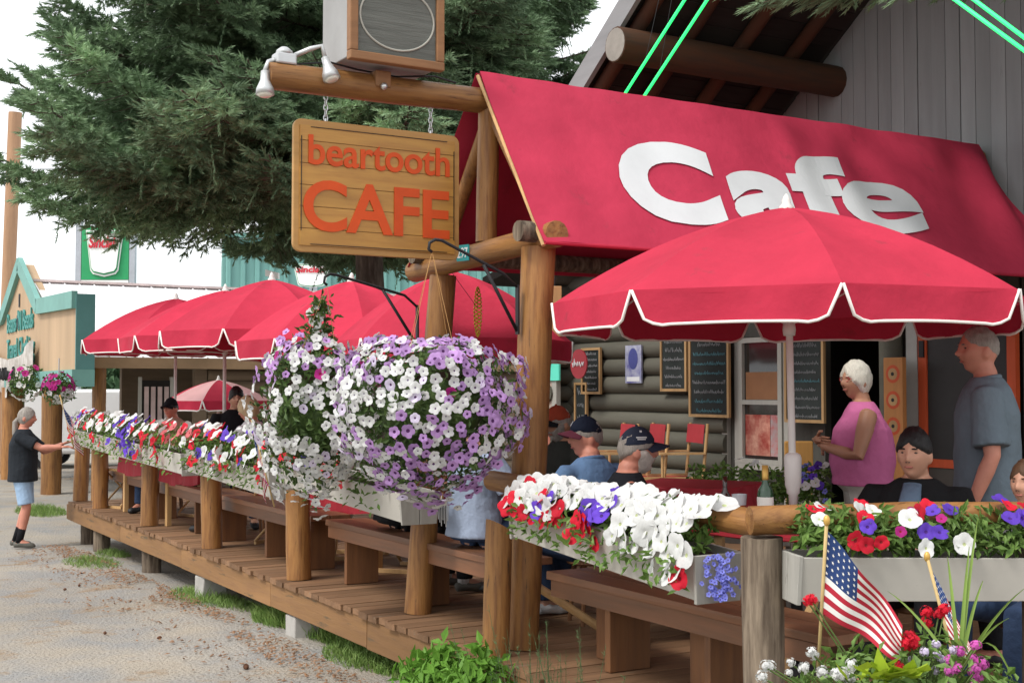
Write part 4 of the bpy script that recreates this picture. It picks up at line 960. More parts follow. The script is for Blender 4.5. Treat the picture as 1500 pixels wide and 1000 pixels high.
def loft(mb, rings, n=20):
    vs = []; fs = []
    for (c, rx, ry) in rings:
        for k in range(n):
            a = 2 * math.pi * k / n; vs.append(Vector(c) + Vector((rx * math.copysign(abs(math.cos(a)) ** .85, math.cos(a)), ry * math.copysign(abs(math.sin(a)) ** .85, math.sin(a)), 0)))
    L = len(rings)
    for i in range(L - 1):
        for k in range(n): k2 = (k + 1) % n; fs.append((i*n+k, i*n+k2, (i+1)*n+k2, (i+1)*n+k))
    fs.append(tuple(range(n - 1, -1, -1))); fs.append(tuple((L-1)*n+k for k in range(n)))
    return mb.add(vs, fs)
HR = Vector((.076, .098, .122))
def g2(a, b, sa, sb): return math.exp(-(a / sa) ** 2 - (b / sb) ** 2)
def headshape(d):
    x, y, z = d
    p = Vector((x * HR.x, y * HR.y, z * HR.z))
    if z < 0: p.x *= 1 - .26 * (-z) ** 1.6; p.y *= (1 - .10 * (-z)) if y > 0 else 1 - .30 * (-z) ** 1.2
    if y < 0: p.y *= 1.06
    if y > 0:
        p.y += .027 * g2(x, z + .16, .17, .17) + .010 * g2(x, z - .05, .12, .22) + .005 * g2(x, z - .24, .6, .1)
        p.y -= .014 * (g2(x - .36, z - .10, .22, .13) + g2(x + .36, z - .10, .22, .13)); p.y += .006 * (g2(x - .45, z + .22, .2, .16) + g2(x + .45, z + .22, .2, .16))
        p.y += .006 * g2(x, z + .47, .32, .07) + .012 * g2(x, z + .80, .35, .18) - .005 * g2(x, z + .60, .3, .07)
        p.x += math.copysign(.004, x) * g2(abs(x) - .6, z + .05, .3, .2)
    return p
def sphere_dirs(n=44, m=34):
    out = []; fs = []
    for j in range(m + 1):
        ph = math.pi * j / m - math.pi / 2
        for k in range(n):
            th = 2 * math.pi * k / n; out.append(Vector((math.cos(ph) * math.cos(th), math.cos(ph) * math.sin(th), math.sin(ph))))
    for j in range(m):
        for k in range(n): k2 = (k + 1) % n; fs.append((j*n+k, j*n+k2, (j+1)*n+k2, (j+1)*n+k))
    return out, fs
DIRS, DFS = sphere_dirs()
def hand(mb, w, d, up, s=1.0, curl=.5):
    """palm and five bent fingers from wrist w along d; up = back-of-hand normal"""
    d = Vector(d).normalized(); up = Vector(up); up = (up - d * up.dot(d)).normalized(); sd = d.cross(up)
    mb.tube([w - d * .015, w + d * .03, w + d * .085 * s], [.026 * s, .036 * s, .034 * s], 12, flat=.45)
    for k, (o, L) in enumerate(((-.027, .070), (-.009, .080), (.009, .076), (.026, .060))):
        p = w + d * .078 * s + sd * o * s; c1 = (d - up * curl * .4).normalized(); c2 = (d - up * curl * 1.1).normalized(); c3 = (d - up * curl * 1.9).normalized()
        a = p + c1 * L * .45 * s; b = a + c2 * L * .32 * s; c = b + c3 * L * .26 * s
        mb.tube([p, a, b, c], [.0095 * s, .009 * s, .0082 * s, .0065 * s], 7)
    p = w + d * .025 * s - sd * .028 * s; a = p + (d * .6 - sd * .8).normalized() * .038 * s; b = a + (d * .95 - sd * .2 - up * .3 * curl).normalized() * .032 * s
    mb.tube([p, a, b], [.012 * s, .0105 * s, .008 * s], 7)
def person(loc, face_to, label, P):
    """loc: point on the floor below the pelvis; face_to: direction in the ground plane; P: pose and clothes. Local frame: +Y forward, +X right."""
    f = Vector((face_to[0], face_to[1], 0)).normalized(); rz = math.atan2(-f.x, f.y)
    t = thing('person', loc, label, 'person', rotz=rz)
    s = P.get('s', 1.0); sit = P.get('sit', False); pz = P.get('pz', .50 if sit else .93) * 1.0; lean = P.get('lean', 0.0); fat = P.get('fat', 1.0); side = P.get('sidelean', 0.0)
    skin = P.get('skin', SKIN); fem = P.get('fem', False)
    if not sit: pz *= s
    pel = V(0, 0, pz)
    def tz(h): return pel + V(side * h, lean * h * 1.0, h * s)
    sw = (.175 if fem else .195) * s
    sh = {-1: tz(.430) + V(-sw, 0, 0), 1: tz(.430) + V(sw, 0, 0)}
    tor = [(tz(-.06), .15 * fat, .11), (tz(.02), .168 * fat, .125 * fat), (tz(.12), .155 * fat, .118 * fat ** 1.6), (tz(.22), .150 * fat, .115 * fat ** 1.6), (tz(.34), .168 * fat ** .6, .122 * fat), (tz(.42), .172, .112), (tz(.465), .145, .095), (tz(.505), .10, .075), (tz(.53), .07, .06)]
    tor = [(c, rx * s, ry * s) for c, rx, ry in tor]
    body = MB(); loft(body, tor)
    hc = tz(.662) + Vector(P.get('headoff', (0, .055, -.02) if P.get('sit') else (0, .04, 0))); hy = R(P.get('hyaw', 0)); hp = R(P.get('hpitch', 0))
    HM = Matrix.Translation(hc) @ Matrix.Rotation(hy, 4, 'Z') @ Matrix.Rotation(hp, 4, 'X') @ Matrix.Scale(s, 4)
    if sit and P.get('stool', True):
        st_ = thing('stool', Vector(loc), 'round wooden stool under the ' + ' '.join(label.split()[:7]), 'stool', 'stools under the seated guests'); zz = pz - .10
        MB().lathe(Vector(loc) + V(0, 0, zz - .03), [(.15, 0), (.16, .01), (.15, .03)], 20).build('seat', BENCHZ, st_)
        for q in range(4): a = q * 1.571 + .6; MB().tube([Vector(loc) + V(.11 * math.cos(a), .11 * math.sin(a), zz - .03), Vector(loc) + V(.15 * math.cos(a), .15 * math.sin(a), .002)], .014, 8).build('leg', BENCHZ, st_)
    body.tube([tz(.46), tz(.55) + V(0, .005, 0), hc + V(0, -.015, -.06 * s)], [.070 * s, .058 * s, .055 * s], 14)
    body.add([HM @ headshape(d) for d in DIRS], DFS)
    for x in (-1, 1):
        e = MB(); e.ball((0, 0, 0), (.012, .022, .034), 8, 6); body.add([HM @ (Vector((x * .077, -.012, -.012)) + v) for v in e.v], e.f)
    arms = {}
    for x in (-1, 1):
        el, wr = P['arms'][x]; S = sh[x]; E = S + Vector(el) * s; Wp = S + Vector(wr) * s; arms[x] = (S, E, Wp)
        body.tube([S + V(-x * .06, 0, 0), S, S.lerp(E, .35), E, E.lerp(Wp, .3), Wp], [.055 * s, .060 * s, .050 * s * fat ** .5, .041 * s, .042 * s, .028 * s], 12)
    legs = {}
    for x in (-1, 1):
        Hp = pel + V(x * .095 * s, 0, -.03)
        if sit:
            K = Hp + Vector(P.get('knee', {}).get(x, (x * .05, .43, .02))); A = Vector((K.x, K.y + P.get('shin', .03), .09))
        else:
            K = Vector(P.get('knee', {}).get(x, (x * .10, .02, .49 * s))); A = Vector(P.get('ankle', {}).get(x, (x * .11, -.02, .085 * s)))
        T = A + V(0, .13, -.05); legs[x] = (Hp, K, A, T)
        body.tube([Hp, Hp.lerp(K, .5), K, K.lerp(A, .3), A], [.088 * s * fat ** .5, .075 * s, .054 * s, .056 * s, .036 * s], 14)
        body.tube([A + V(0, -.04, -.03), A + V(0, .03, -.02), T], [.036, .042, .03], 10)
    b2 = remesh(body, .0078, 2); nb = len(b2.f)
    b2.m = [0] * nb
    # eyes, brows, lips
    b2.mi = 1
    for x in (-1, 1):
        e = MB(); e.ball((0, 0, 0), (.012, .006, .0052), 10, 6); pp = headshape(Vector((x * .36, .9, .10)).normalized()); b2.add([HM @ (pp + v + Vector((0, .0005, 0))) for v in e.v], e.f)
    for x in (-1, 1):
        e = MB(); e.ball((0, 0, 0), (.019, .006, .0042), 10, 6); pp = headshape(Vector((x * .36, .9, .27)).normalized()); b2.mi = 3; b2.add([HM @ (pp + v + Vector((0, .001, -abs(v.x) * .15))) for v in e.v], e.f)
        e = MB(); e.ball((0, 0, 0), (.0045, .004, .003), 6, 4); pp = headshape(Vector((x * .10, .95, -.27)).normalized()); b2.mi = 1; b2.add([HM @ (pp + v) for v in e.v], e.f)  # nostrils: dark beads put the shadow inside them into the colour
    b2.mi = 2; e = MB(); e.ball((0, 0, 0), (.022, .006, .006), 10, 6); pp = headshape(Vector((0, .88, -.47)).normalized()); b2.add([HM @ (pp + v + Vector((0, -.001, 0))) for v in e.v], e.f)
    b2.mi = 0
    for x in (-1, 1):
        S, E, Wp = arms[x]; dd = P.get('hand', {}).get(x, (Wp - E)); hand(b2, Wp, dd, P.get('handup', {}).get(x, (x, 0, .2)), s, P.get('curl', .5))
    b2.build('body', [skin, EYEW, LIP, P.get('hair') or EYEW], t, smooth=True, local=True)
    # shirt
    sm_ = P['shirt']; sl = P.get('sleeve', .5); hem = P.get('hem', -.05); thick = P.get('thick', .016)
    m = MB(); tr = [(tz(hem), (tor[1][1] + thick + .008), tor[1][2] + thick + .008)] + [(c, rx + thick, ry + thick) for c, rx, ry in tor[1:7]] + [(tz(.525), .082 * s + thick * .3, .070 * s + thick * .3)]
    loft(m, tr)
    for x in (-1, 1):
        S, E, Wp = arms[x]
        if sl <= 0: continue
        pts, rad = [S + V(-x * .07, 0, -.01), S], [.056 * s + thick * .5, .060 * s + thick * .7]
        if sl <= 1: pts += [S.lerp(E, sl * .5), S.lerp(E, sl)]; rad += [.060 * s + thick, .060 * s + thick * 1.3]
        else: pts += [S.lerp(E, .5), E, E.lerp(Wp, .5), E.lerp(Wp, sl - 1)]; rad += [.056 * s + thick, .047 * s + thick, .043 * s + thick, .036 * s + thick]
        m.tube(pts, rad, 14)
    so = remesh(m, .011, 3)
    for i, v in enumerate(so.v):
        k = .5 + .5 * mnoise.noise(v * 3.1); so.v[i] = v + Vector((mnoise.noise(v * 9), mnoise.noise(v * 9 + V(5, 0, 0)), 0)) * .008 * k
    shirt = so.build('shirt', sm_, t, smooth=True, local=True)
    if P.get('collar'):
        pts = [tz(.515) + V(.078 * s * math.cos(a), .062 * s * math.sin(a), .012 * math.sin(a) * -1) for a in [2*math.pi*k/20 for k in range(21)]]
        MB().tube(pts, .016, 8).build('collar', P['collar'], t, smooth=True, local=True)
    if P.get('inner'):
        m = MB(); pts = [tz(.50) + V(0, .10 * s, 0), tz(.36) + V(0, .165 * s * fat, 0), tz(.10) + V(0, .175 * fat * s, 0)]
        m.tube(pts, [.045, .06, .07], 10, flat=.35); m.build('undershirt', P['inner'], t, smooth=True, local=True)
    # trousers
    m = MB(); loft(m, [(tz(-.07), .15 * fat * s + .012, .115 * s + .012), (tz(-.02), .165 * fat * s + .012, .125 * fat * s + .012), (tz(.05), .163 * fat * s + .010, .120 * fat * s + .010)])
    for x in (-1, 1):
        Hp, K, A, T = legs[x]; pl = P.get('leg', 1.0)
        if pl >= 1: pts = [Hp, Hp.lerp(K, .5), K, K.lerp(A, .5), K.lerp(A, .97)]; rad = [.098 * fat ** .5, .088, .070, .066, .060]
        else: pts = [Hp, Hp.lerp(K, pl * .6), Hp.lerp(K, pl * 1.05)]; rad = [.098 * fat ** .5, .096, .098]
        m.tube(pts, [q * s for q in rad], 14)
    po = remesh(m, .012, 3); po.build('trousers' if P.get('leg', 1) >= 1 else 'shorts', P['pants'], t, smooth=True, local=True)
    for x in (-1, 1):
        Hp, K, A, T = legs[x]; m = MB()
        m.tube([A + V(0, -.065, -.045), A + V(0, .0, -.035), A + V(0, .09, -.05), A + V(0, .165, -.058), A + V(0, .19, -.062)], [.036, .047, .046, .040, .015], 12, flat=.85)
        for i, v in enumerate(m.v): m.v[i].z = max(v.z, .006)
        sh_ = m.build('shoe', P.get('shoe', BLACKM), t, smooth=True, local=True)
        if P.get('sock'): MB().tube([A + V(0, -.01, -.02), K.lerp(A, P.get('sockh', .8))], [.043, .048], 12).build('sock', P['sock'], t, smooth=True, local=True)
    # hair / cap
    hm = P.get('hair'); st = P.get('hairstyle', 'short')
    if hm:
        m = MB(); vs = []
        for d in DIRS:
            az = math.atan2(d.x, d.y); ba = abs(az) / math.pi     # 0 front .. 1 back
            line = {'short': .50 - .95 * ba ** .8, 'bob': .55 - 1.35 * min(1, ba * 1.7), 'long': .50 - 1.4 * min(1, ba * 1.6), 'bald': .75 - 1.1 * ba ** .6, 'fringe': .30 - 1.0 * min(1, ba * 1.3)}[st]
            th = P.get('hairvol', 1.09) + .05 * mnoise.noise(d * 4) + .035 * mnoise.noise(d * 11)
            k = max(0, min(1, (d.z - line) / .16 + .5)); q = headshape(d)
            vs.append(HM @ (q * (.90 + (th - .90) * k) + Vector((0, -.004 * k, .004 * k))))
        m.add(vs, DFS); m.build('hair', hm, t, smooth=True, local=True)
        if P.get('ponytail'):
            a = HM @ V(0, -.09, .0); m = MB().tube([a, a + V(0, -.05, -.06), a + V(0, -.05, -.20), a + V(0, -.03, -.34), a + V(0, -.02, -.42)], [.03, .042, .045, .035, .012], 10, flat=.8); m.build('ponytail', hm, t, smooth=True, local=True)
    if P.get('beard'):
        m = MB(); vs = []
        for d in DIRS:
            az = abs(math.atan2(d.x, d.y)); k = max(0, min(1, ((-.30 if az < .55 else -.30 + .38 * min(1, (az - .55) / .6)) - d.z) / .12 + .5)) * max(0, min(1, (1.75 - az) / .25)) 
            if az < .35 and -.53 < d.z < -.40: k *= .2
            vs.append(HM @ (headshape(d) * (.92 + (.17 + .05 * mnoise.noise(d * 9)) * k)))
        m.add(vs, DFS); m.build('beard', P['beard'], t, smooth=True, local=True)
    if P.get('cap'):
        m = MB(); vs = []
        for d in DIRS:
            az = abs(math.atan2(d.x, d.y)) / math.pi; line = .36 - .30 * az; k = max(0, min(1, (d.z - line) / .10 + .5)); q = headshape(d)
            q2 = Vector((q.x * 1.12, q.y * 1.10, q.z * 1.12 + .006)); vs.append(HM @ (q * .90).lerp(q2, k))
        m.add(vs, DFS); cp = m.build('cap', P['cap'], t, smooth=True, local=True)
        m = MB(); vv = []; nn = 12
        for r_ in (0, 1):
            for i in range(nn + 1):
                a = -1.05 + 2.1 * i / nn; rr = 1.0 + .75 * r_ * math.cos(a * 1.1) ** .7 * 1.0
                vv.append(Vector((math.sin(a) * .082 * (1 + .12 * r_), math.cos(a) * .098 * 1.02 + (.085 * r_ * math.cos(a * 1.25)), .052 - .018 * r_ - .55 * (math.sin(a) * .082) ** 2 / .082)))
        top_ = [HM @ v for v in vv]; bt = [HM @ (v - V(0, 0, .006)) for v in vv]; W = nn + 1; N = len(vv)
        fs = []
        for i in range(nn): fs += [(i, i+1, W+i+1, W+i), (N+W+i, N+W+i+1, N+i+1, N+i), (W+i, W+i+1, N+W+i+1, N+W+i)]
        fs += [(0, W, N+W, N), (nn, N+nn, N+W+nn, W+nn)]
        m.add(top_ + bt, fs); MB_o = m.build('brim', P.get('brim', P['cap']), t, smooth=False, local=True)
        MB().ball(HM @ V(0, -.005, HR.z * 1.13 + .006), .009, 8, 6).build('cap_button', P['cap'], t, local=True)
        if P.get('capmark'):
            for x_, z_, w_, h_ in P['capmark']:
                d = Vector((x_, P.get('marky', .5), z_)).normalized(); q = headshape(d); q = Vector((q.x * 1.12, q.y * 1.10, q.z * 1.12 + .006)); nrm = Vector((d.x / HR.x, d.y / HR.y, d.z / HR.z)).normalized()
                a = nrm.cross(V(0, 0, 1)).normalized(); b = a.cross(nrm); HR3 = HM.to_3x3()
                MB().obox(HM @ (q + nrm * .003), HR3 @ (a * w_), HR3 @ (b * h_), HR3 @ (nrm * .002)).build('cap_mark', WHITEL, t, local=True)
    if P.get('glasses'):
        m = MB()
        for x in (-1, 1):
            cc = headshape(Vector((x * .36, .9, .10)).normalized()) + V(0, .014, 0)
            pts = [HM @ (cc + V(.021 * math.cos(a), 0, .015 * math.sin(a))) for a in [2*math.pi*k/14 for k in range(15)]]; m.tube(pts, .0022, 5)
            m.tube([HM @ (cc + V(x * .021, 0, .004)), HM @ V(x * .080, .03, .014), HM @ V(x * .082, -.02, .008)], .0022, 5)
        m.tube([HM @ V(-.008, .104, .012), HM @ V(.008, .104, .012)], .0022, 5); m.build('glasses', P['glasses'], t, local=True)
    return t
HAIRG = mat('grey_hair', (.30,.27,.24), .7, .35, 30, 2, 6, 0, .6); HAIRW = mat('white_hair', (.68,.64,.55), .6, .2, 30, 2, 6, 0, .6); HAIRB = mat('black_hair', (.012,.010,.010), .45, .3, 30, 2, 6, 0, .5); HAIRBL = mat('blonde_hair', (.52,.38,.22), .6, .25, 30, 2, 6, 0, .6); BEARDW = mat('white_beard', (.55,.50,.45), .8, .3, 40, bump=.6)
NAVY = cloth('navy_cap', (.007,.010,.022), .2); BLK = cloth('black_cloth', (.010,.010,.012)); DENIM = cloth('denim', (.03,.05,.10)); PINKC = cloth('pink_cotton', (.52,.14,.30)); GREYB = cloth('grey_blue_shirt', (.14,.178,.21)); BLUE = cloth('blue_shirt', (.11,.19,.33)); LDEN = cloth('light_denim', (.32,.45,.62)); CREAM = cloth('cream_trousers', (.55,.54,.50)); CHAR = cloth('charcoal_tee', (.022,.026,.032)); WHT = cloth('white_shirt', (.7,.7,.72)); RUST = cloth('rust_cap', (.30,.05,.025)); DGREEN = cloth('dark_jacket', (.03,.032,.028)); SKY_ = cloth('pale_blue_shirt', (.32,.38,.50))
SHOEG = mat('grey_shoe', (.11,.105,.09), .8, .3, 12); SHOEW = mat('white_shoe', (.6,.6,.6), .6, .1)
hang = {-1: ((-.06, -.02, -.30), (-.07, .08, -.55)), 1: ((.06, -.02, -.30), (.07, .08, -.55))}
onlap = {-1: ((-.06, .05, -.28), (-.02, .26, -.33)), 1: ((.06, .05, -.28), (.02, .26, -.33))}
ontab = {-1: ((-.10, .12, -.25), (.05, .34, -.24)), 1: ((.10, .12, -.25), (-.05, .34, -.24))}
# man outside the deck, arm stretched to the flowers
c = at(32, 800, 15.9); g = gz(c.y)
armM = {-1: ((-.02, .20, -.20), (.05, .44, -.10)), 1: ((.02, .27, -.13), (.03, .52, -.12))}
person((c.x, c.y, g + .015), _R + _F * .10, 'man with grey ponytail in black shirt and denim shorts reaching to the flowers', dict(s=1.02, fat=1.18, arms=armM, shirt=CHAR, sleeve=.75, hem=-.12, pants=LDEN, leg=.85, skin=SKIN2, hair=HAIRG, hairstyle='long', ponytail=True, sock=BLK, sockh=.62, shoe=SHOEG, hpitch=-4, handup={-1: (0, 0, 1), 1: (0, 0, 1)}, knee={-1: (-.1, .02, .50), 1: (.1, .08, .50)}, ankle={-1: (-.1, -.10, .085), 1: (.1, .0, .085)}))
# far tables
c = at(254, 600, 15.3); person((c.x, c.y, 0), (-.6, -.5), 'seated person in a dark visor behind the far flower box', dict(sit=True, pz=.60, arms=ontab, shirt=cloth('tan_shirt', (.35,.22,.16)), pants=DENIM, skin=SKIN2, hair=HAIRB, hairstyle='short', cap=BLK, s=.96))
c = at(345, 610, 13.6); person((c.x, c.y, 0), (-.2, -1), 'seated dark-haired person in black with glasses beside the umbrella pole', dict(sit=True, pz=.71, arms=ontab, shirt=BLK, sleeve=1.8, pants=DENIM, hair=HAIRB, hairstyle='fringe', glasses=BLACKM))
c = at(370, 610, 12.8); person((c.x, c.y, 0), (-.6, .8), 'seated blonde woman in a white shirt by the small flag', dict(sit=True, pz=.60, fem=True, arms=ontab, shirt=WHT, sleeve=.6, pants=CREAM, hair=HAIRBL, hairstyle='bob', hairvol=1.2, hpitch=-12, skin=SKIN2))
# three men in caps
c = at(826, 625, 9.3); person((c.x, c.y, 0), (-.95, -.1), 'seated man in a rust red cap and dark jacket, head bowed', dict(sit=True, pz=.55, arms=ontab, shirt=DGREEN, sleeve=1.9, pants=DENIM, cap=RUST, brim=BLK, beard=HAIRG, hair=HAIRG, skin=SKIN3, hpitch=-10))
c = at(866, 630, 7.9); person((c.x, c.y, 0), (-.15, .98), 'seated man in a navy cap and blue shirt facing away', dict(sit=True, pz=.50, arms=ontab, shirt=BLUE, sleeve=.8, pants=DENIM, cap=NAVY, brim=mat('maroon_brim', (.09,.015,.03), .7, .1), hair=HAIRG, skin=SKIN2, fat=1.1, capmark=[(.42, .75, .006, .018)], marky=.85, collar=BLUE, hyaw=70))
c = at(912, 640, 7.35); person((c.x, c.y, 0), (.97, -.45), 'seated man with white beard, glasses and dark cap, black jacket', dict(sit=True, pz=.435, s=1.02, arms=onlap, shirt=cloth('black_jacket', (.014,.015,.02)), sleeve=1.9, pants=DENIM, cap=mat('slate_cap', (.016,.022,.042), .85, .2), hair=HAIRG, hairstyle='short', beard=BEARDW, skin=SKIN2, fat=1.15, glasses=BLACKM, capmark=[(.85, .55, .03, .0035), (.87, .46, .024, .003), (.75, .95, .006, .006)], marky=.12, hyaw=-4, lean=.05))
# woman in pink with folded arms
armX = {-1: ((-.13, .10, -.26), (.15, .27, -.20)), 1: ((.14, .10, -.26), (-.14, .30, -.16))}
c = at(1264, 740, 8.15); person((c.x, c.y, .003), (-.85, .55), 'standing woman with white bob in pink tank top and cream trousers, arms folded', dict(fem=True, s=.96, fat=1.38, arms=armX, shirt=PINKC, sleeve=0, hem=-.03, pants=CREAM, hair=HAIRW, hairstyle='bob', hairvol=1.17, skin=SKIN3, glasses=mat('red_frames', (.4,.03,.03), .4), handup={-1: (0, 1, 0), 1: (0, 1, 0)}, hand={-1: (1, -.2, 0), 1: (-1, -.25, -.1)}, hyaw=25, pz=.90))
# man in grey-blue shirt
c = at(1447, 700, 6.7); person((c.x, c.y, .003), (-.62, .75), 'standing man in grey-blue short-sleeved shirt and black trousers seen from behind', dict(s=1.025, fat=1.12, arms=hang, shirt=GREYB, sleeve=.85, hem=-.12, collar=GREYB, pants=BLK, hair=HAIRG, hairstyle='bald', hairvol=1.04, skin=SKIN2, thick=.026, hyaw=22, handup={-1: (-1, 0, 0), 1: (1, 0, 0)}, pz=.95))
# man in black jacket
c = at(1343, 690, 6.3); person((c.x, c.y, 0), (-.9, -.5), 'seated dark-haired man in an open black jacket over a blue shirt', dict(sit=True, pz=.485, arms=ontab, shirt=cloth('black_coat', (.012,.012,.013)), thick=.03, sleeve=1.9, inner=cloth('blue_grey_tee', (.12,.17,.24)), pants=BLK, hair=HAIRB, hairstyle='short', hairvol=1.13, skin=SKIN, fat=1.25, hyaw=-4))
# child at the right edge
c = at(1512, 720, 5.9); person((c.x, c.y, 0), (-1, -.2), 'child with brown hair seated behind the sparse planter', dict(sit=True, pz=.47, s=.85, arms=ontab, shirt=cloth('grey_tee', (.2,.2,.2)), pants=DENIM, hair=mat('brown_hair', (.08,.04,.02), .6, .3, 30), hairstyle='short', skin=SKIN))
# two people with their backs to the street on the bench below the hanging baskets
bx = X0 + .44
pw_ = person((bx, 7.02, 0), (1, .1), 'seated person in pale blue shirt and dark jeans below the giant petunia ball', dict(stool=False, sit=True, pz=.575, arms=ontab, shirt=SKY_, sleeve=.7, pants=DENIM, hair=HAIRG, shoe=SHOEW, fat=1.1, skin=SKIN))
person((bx, 8.15, 0), (1, -.05), 'seated person in black on the bench behind the shaggy hanging basket', dict(stool=False, sit=True, pz=.575, arms=ontab, shirt=BLK, sleeve=.7, pants=BLK, hair=HAIRB, shoe=SHOEG, sock=SHOEW, fat=1.1, skin=SKIN))
c = V(bx - .20, 7.05, atX(677, 748, bx - .2).z); dd_ = V(-1, 0, 0)
pr = MB().tube([c, c + dd_ * .006], .105, 28); pr.v = [V(v.x, v.y, c.z + (v.z - c.z) * 1.15) for v in pr.v]
pr_o = pr.build('shirt_print', mat('orange_print', (.60,.10,.05), .8, .1), None); pr_o.parent = pw_; pr_o.matrix_world = Matrix.Translation(pr_o.location)
bpy.context.view_layer.update(); pr_o.matrix_parent_inverse = pw_.matrix_world.inverted()
for k in range(7):
    y_ = .066 - k * .022; h_ = .055 + .02 * (k % 3); m_ = MB().obox(c + V(-.0075, y_, -.02), (.001, 0, 0), (0, .0042, 0), (0, .004 * (3 - k) / 3, h_)); o_ = m_.build('print_stroke', WHITEL, None)
    o_.parent = pr_o; bpy.context.view_layer.update(); o_.matrix_parent_inverse = pr_o.matrix_world.inverted()
# ================================================================== tables, chairs, tableware
REDCLOTH = mat('red_tablecloth', (.36,.022,.035), .6, .12, 3, bump=.2)
def round_table(c, r_, lab, top=REDCLOTH, z=.74):
    t = thing('round_table', (c[0], c[1], .002), lab, 'table', 'tables on the deck')
    MB().lathe((c[0], c[1], z - .03), [(r_ - .01, 0), (r_, .006), (r_, .024), (r_ - .012, .03)], 32).build('tabletop', top, t)
    MB().lathe((c[0], c[1], .03), [(.035, 0), (.03, .3), (.03, .66), (.06, .68)], 12).build('pedestal', BLACKM, t, smooth=True)
    MB().lathe((c[0], c[1], .002), [(.26, 0), (.26, .015), (.05, .03)], 20).build('base', BLACKM, t)
    return t
def cloth_table(c, w, d, rot, lab, z=.74):
    t = thing('square_table', (c[0], c[1], .002), lab, 'table', 'tables on the deck', rotz=rot)
    m = MB(); n = 14; pts = []
    per = []
    for (x0, y0, x1, y1) in ((-w, -d, w, -d), (w, -d, w, d), (w, d, -w, d), (-w, d, -w, -d)):
        for i in range(n): per.append((x0 + (x1 - x0) * i / n, y0 + (y1 - y0) * i / n))
    N = len(per); vs = []
    for k, (zz, f) in enumerate(((z, 1), (z - .01, 1.01), (z - .12, 1.03), (z - .26, 1.05))):
        for i, (x, y) in enumerate(per):
            wv = .018 * math.sin(i * 1.3) * k / 3; vs.append(V(x * f + wv * (1 if abs(x) >= w else 0), y * f + wv * (1 if abs(y) >= d else 0), zz + (.04 * math.sin(i * math.pi / n) if k == 3 else 0)))
    fs = [tuple(range(N))] + [(k*N+i, (k+1)*N+i, (k+1)*N+(i+1) % N, k*N+(i+1) % N) for k in range(3) for i in range(N)]
    m.add(vs, fs).build('tablecloth', REDCLOTH, t, local=True)
    for x in (-1, 1):
        for y in (-1, 1): MB().box((x * (w - .05) - .025, y * (d - .05) - .025, 0), (x * (w - .05) + .025, y * (d - .05) + .025, z - .02)).build('leg', LTWOOD, t, local=True)
    return t
tc_ = (b0.x, b0.y); round_table(tc_, .50, 'round red table pierced by the big umbrella pole')
c = at(1012, 715, 7.9); cloth_table((c.x, c.y), .36, .36, .5, 'square table under a red cloth behind the yellow rail', z=c.z + .03)
c = at(255, 640, 15.0); cloth_table((c.x, c.y), .5, .4, .1, 'table with red cloth behind the longest flower box')
c = at(330, 640, 13.6); cloth_table((c.x - .1, c.y - .1), .45, .4, .2, 'table with red cloth beside the seated blonde woman')
c = at(1465, 700, 6.05)
# director's chairs
CANV = mat('red_chair_canvas', (.42,.04,.05), .75, .12, 8, transl=.08)
def director(c, rot, lab):
    t = thing('director_chair', (c[0], c[1], .002), lab, 'chair', 'tall folding canvas chairs along the log wall', rotz=rot)
    w, d = .25, .20; zs_ = .62
    for x in (-1, 1):
        MB().tube([(x * w, -d, .60), (x * w, -d - .05, 1.12)], .016, 8).build('back_post', LTWOOD, t, local=True)
        MB().beam((x * w, -d - .02, .84), (x * w, d + .03, .84), .05, .02).build('armrest', LTWOOD, t, local=True)
        MB().tube([(x * w, d, .60), (x * w, d, .83)], .014, 8).build('arm_post', LTWOOD, t, local=True)
        MB().beam((x * w, -d, .60), (x * w, d, .60), .03, .04).build('side_rail', LTWOOD, t, local=True)
        MB().beam((x * w, -d, .02), (x * w, d, .02), .03, .04).build('foot_rail', LTWOOD, t, local=True)
    for y in (-d, d):
        MB().tube([(-w, y, .58), (w, y, .04)], .015, 8).build('leg', LTWOOD, t, local=True)
        MB().tube([(w, y + .03, .58), (-w, y + .03, .04)], .015, 8).build('leg', LTWOOD, t, local=True)
    m = MB(); n = 8
    vs = [V(-w + 2 * w * i / n, y, .60 - .03 * math.sin(math.pi * i / n)) for y in (-d, d) for i in range(n + 1)]
    m.add(vs, [(i, i+1, n+2+i, n+1+i) for i in range(n)]).build('seat', CANV, t, smooth=True, local=True)
    vs = [V(-w + 2 * w * i / n, -d - z * .1 - .03 * math.sin(math.pi * i / n), .93 + z) for z in (0, .18) for i in range(n + 1)]
    m = MB(); m.add(vs, [(i, i+1, n+2+i, n+1+i) for i in range(n)]); m.add([v + V(0, -.004, 0) for v in vs], [(n+1+i, n+2+i, i+1, i) for i in range(n)]); m.build('backrest', CANV, t, smooth=True, local=True)
    return t
for px, lab in ((888, 'tall folding canvas chair behind the navy-capped man'), (932, 'tall folding canvas chair between two others at the log wall'), (988, 'tall folding canvas chair below the blank-looking chalkboard')):
    c = at(px, 650, 12.2); director((c.x, c.y), R(70), lab)
for px, dd_, ro, lab in ((190, 15.6, 20, 'folding canvas chair at the far red table'), (300, 14.6, 200, 'folding canvas chair between the two far red tables'), (420, 11.9, 120, 'folding canvas chair behind the shaggy hanging basket'), (520, 11.0, 250, 'folding canvas chair near the spruce-side umbrella'), (600, 10.2, 40, 'folding canvas chair behind the seated person in pale blue')):
    c = at(px, 690, dd_); ch_ = director((c.x, c.y), R(ro), lab); ch_['group'] = 'folding canvas chairs at the tables'; ch_.scale = (.9, .9, .78)
c = at(560, 680, 10.6); cloth_table((c.x, c.y), .42, .42, .3, 'table with red cloth behind the giant petunia ball')
